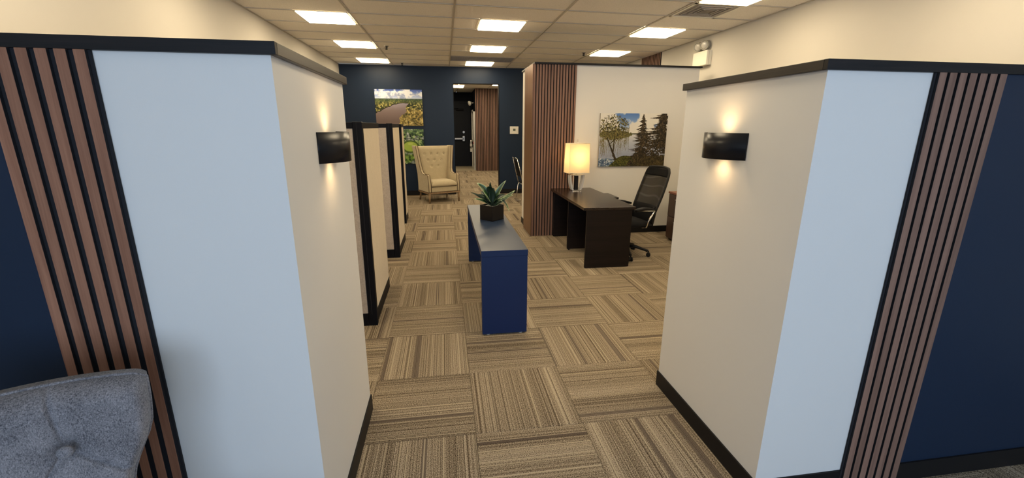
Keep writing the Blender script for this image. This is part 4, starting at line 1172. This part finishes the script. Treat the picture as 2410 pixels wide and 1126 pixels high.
# ================================================================== WALL DEVICES
def thermostat():
    t = empty('thermostat', (1.69, YB, 1.55), 'white square thermostat on the navy back wall', 'thermostat')
    MB().box(-0.105, 0.105, -0.028, 0, -0.09, 0.09, bev=0.006).build('housing', M['white_plastic'], t)
    B('display', M['dark_screen'], t, -0.028, 0.032, -0.030, -0.027, -0.018, 0.034)
    B('button', M['ivory_steel'], t, -0.05, 0.05, -0.030, -0.027, -0.066, -0.052)
thermostat()
M['lens'] = plain('frosted_lamp_lens', (0.55, 0.53, 0.48), 0.15, spec=0.8)
M['head_grey'] = plain('grey_ivory_enamel', (0.38, 0.36, 0.30), 0.4)
def emergency():
    t = empty('emergency_light', (XR, 6.60, 2.66), 'ivory emergency light with two round heads high on the right wall', 'emergency light')
    MB().box(-0.085, 0, -0.19, 0.19, -0.11, 0.10, bev=0.008).build('battery_box', M['ivory_steel'], t)
    B('seam', M['grid'], t, -0.05, -0.045, -0.191, -0.188, -0.10, 0.09)
    for y in (-0.08, 0.10):
        R_ = Matrix.Rotation(math.radians(-100), 4, 'Y')@Matrix.Rotation(math.radians(25), 4, 'X')
        MB().cyl((-0.045, y, 0.10), (-0.045, y, 0.135), 0.012, n=10).build('bracket', M['ivory_steel'], t)
        c = (-0.045, y, 0.185)
        hd = MB().lathe([(0.0, -0.055), (0.045, -0.05), (0.066, -0.02), (0.070, 0.04), (0.070, 0.055), (0.058, 0.055), (0.058, 0.045), (0.0, 0.045)], n=24, mat=R_).build('lamp_head', M['head_grey'], t, loc=c)
        MB().lathe([(0.0, 0.046), (0.056, 0.046), (0.050, 0.054), (0.025, 0.060), (0.0, 0.062)], n=20, mat=R_).build('lens', M['lens'], hd)
emergency()

# ================================================================== THROUGH THE DOORWAY
def far_door():
    d = structure(MB().box(0.02, 1.02, 18.55, 18.60, 0.005, 2.55, bev=0.003).build('door_1', M['door_black']))
    MB().box(-0.05, 0.02, 18.53, 18.60, 0, 2.62).box(1.02, 1.09, 18.53, 18.60, 0, 2.62).box(-0.05, 1.09, 18.53, 18.60, 2.55, 2.62).build('door_frame', M['door_black'], d)
    MB().box(0.10, 0.80, 18.44, 18.49, 1.10, 1.16, bev=0.008).box(0.74, 0.84, 18.44, 18.55, 1.04, 1.24, bev=0.01).build('push_bar', M['steel'], d)
    MB().cyl((0.80, 18.55, 1.40), (0.80, 18.51, 1.40), 0.045, n=18).build('deadbolt', M['steel'], d)
    MB().box(0.50, 0.82, 18.47, 18.55, 2.26, 2.33, bev=0.006).tube([(0.2, 18.50, 2.31), (0.6, 18.44, 2.33)], 0.012, 8).build('door_closer', M['black_metal'], d)
    tr = structure(MB().box(1.10, 1.165, 16.9, 16.98, 0, 2.25).box(1.10, 1.165, 18.0, 18.08, 0, 2.25).box(1.10, 1.165, 16.9, 18.08, 2.18, 2.25).box(1.135, 1.165, 16.98, 18.0, 0.01, 2.18).build('door_2', M['white_plastic']))
far_door()
def extinguisher():
    t = empty('fire_extinguisher', (1.03, 17.5, 0.90), 'small fire extinguisher hanging beside the far black door', 'fire extinguisher')
    # hangs on a bracket from the return wall face at x 1.1
    MB().lathe([(0, 0), (0.05, 0), (0.055, 0.02), (0.055, 0.26), (0.03, 0.32), (0.018, 0.34), (0, 0.34)], n=20).build('cylinder', M['steel'], t, loc=(0.0, 0, -0.12))
    MB().box(-0.04, 0.04, -0.058, -0.05, -0.02, 0.07).build('label_plate', M['paper'], t)
    MB().box(-0.02, 0.02, -0.02, 0.02, 0.22, 0.27, bev=0.004).box(-0.06, 0.03, -0.012, 0.012, 0.27, 0.285).box(-0.065, 0.02, -0.012, 0.012, 0.30, 0.312).build('valve', M['black_metal'], t)
    MB().tube([(0.02, 0, 0.24), (0.06, -0.03, 0.22), (0.065, -0.04, 0.08), (0.06, -0.03, -0.05)], 0.010, 8).build('hose', M['black'], t)
    MB().box(0.055, 0.135, -0.02, 0.02, 0.05, 0.15).build('bracket', M['red'], t)
    MB().box(-0.035, 0.035, -0.052, -0.046, -0.24, -0.12).build('tag', M['paper'], t)
extinguisher()
def remote_head():
    t = empty('remote_lamp_head', (1.165, 17.3, 2.50), 'small white emergency lamp head seen through the doorway', 'emergency light')
    MB().lathe([(0.0, -0.02), (0.05, -0.02), (0.05, 0.0), (0, 0)], n=18, mat=Matrix.Rotation(math.radians(-90), 4, 'Y')).build('base', M['white_plastic'], t)
    MB().tube([(-0.02, 0, 0), (-0.09, 0, 0.0)], 0.014, 8).build('bracket', M['white_plastic'], t)
    MB().lathe([(0.0, -0.05), (0.04, -0.045), (0.085, 0.03), (0.09, 0.07), (0.075, 0.085), (0, 0.09)], n=22, mat=Matrix.Rotation(math.radians(-110), 4, 'Y')@Matrix.Rotation(math.radians(20), 4, 'X')).build('lamp_head', M['white_plastic'], t, loc=(-0.13, 0, 0))
remote_head()

# chrome-framed guest chair, mostly hidden behind the office partition
def guest_chair():
    t = empty('guest_chair', (1.838, 9.30, 0), 'black chair with thin chrome frame, a sliver showing behind the office partition', 'chair', rz=math.radians(92))
    M['gc'] = M['chair_fabric']
    # local faces -y
    def st(u, v):
        k = (1-(2*u-1)**6)*(1-(2*v-1)**6); return ((2*u-1)*0.23, -0.24+0.46*v, 0.44+0.045*max(0, k)**0.4)
    def sb(u, v): return ((2*u-1)*0.23, -0.24+0.46*v, 0.42)
    MB().slabgrid(st, sb, 14, 14).build('seat', M['gc'], t)
    def bf(u, v):
        return ((2*u-1)*0.215, 0.235+0.09*v+0.02*(1-(2*u-1)**2), 0.60+0.36*v)
    def bb(u, v): p = bf(u, v); return (p[0], p[1]+0.03, p[2])
    MB().slabgrid(bf, bb, 10, 10).build('backrest', M['gc'], t)
    for s in (-1, 1):
        x = s*0.265
        MB().tube([(x, -0.26, 0.66), (x, -0.25, 0.015), (x, 0.28, 0.015)], 0.011, 8).build('leg', M['chrome'], t)
        MB().tube([(x, -0.26, 0.66), (x, 0.05, 0.68), (x, 0.25, 0.64)], 0.010, 8).tube([(x, 0.22, 0.43), (x, 0.285, 0.70), (x-s*0.03, 0.355, 0.99)], 0.010, 8).build('side_frame', M['chrome'], t)
        MB().tube([(x, -0.22, 0.665), (x, 0.02, 0.695), (x, 0.22, 0.665)], [0.015, 0.017, 0.013], 8).build('armrest', M['black'], t)
        MB().tube([(x, 0.28, 0.015), (x, 0.22, 0.43)], 0.010, 8).build('leg', M['chrome'], t)
    MB().tube([(-0.265, -0.22, 0.42), (0.265, -0.22, 0.42)], 0.009, 8).tube([(-0.265, 0.22, 0.43), (0.265, 0.22, 0.43)], 0.009, 8).tube([(-0.235, 0.353, 0.985), (0.235, 0.353, 0.985)], 0.009, 8).build('crossbar', M['chrome'], t)
guest_chair()
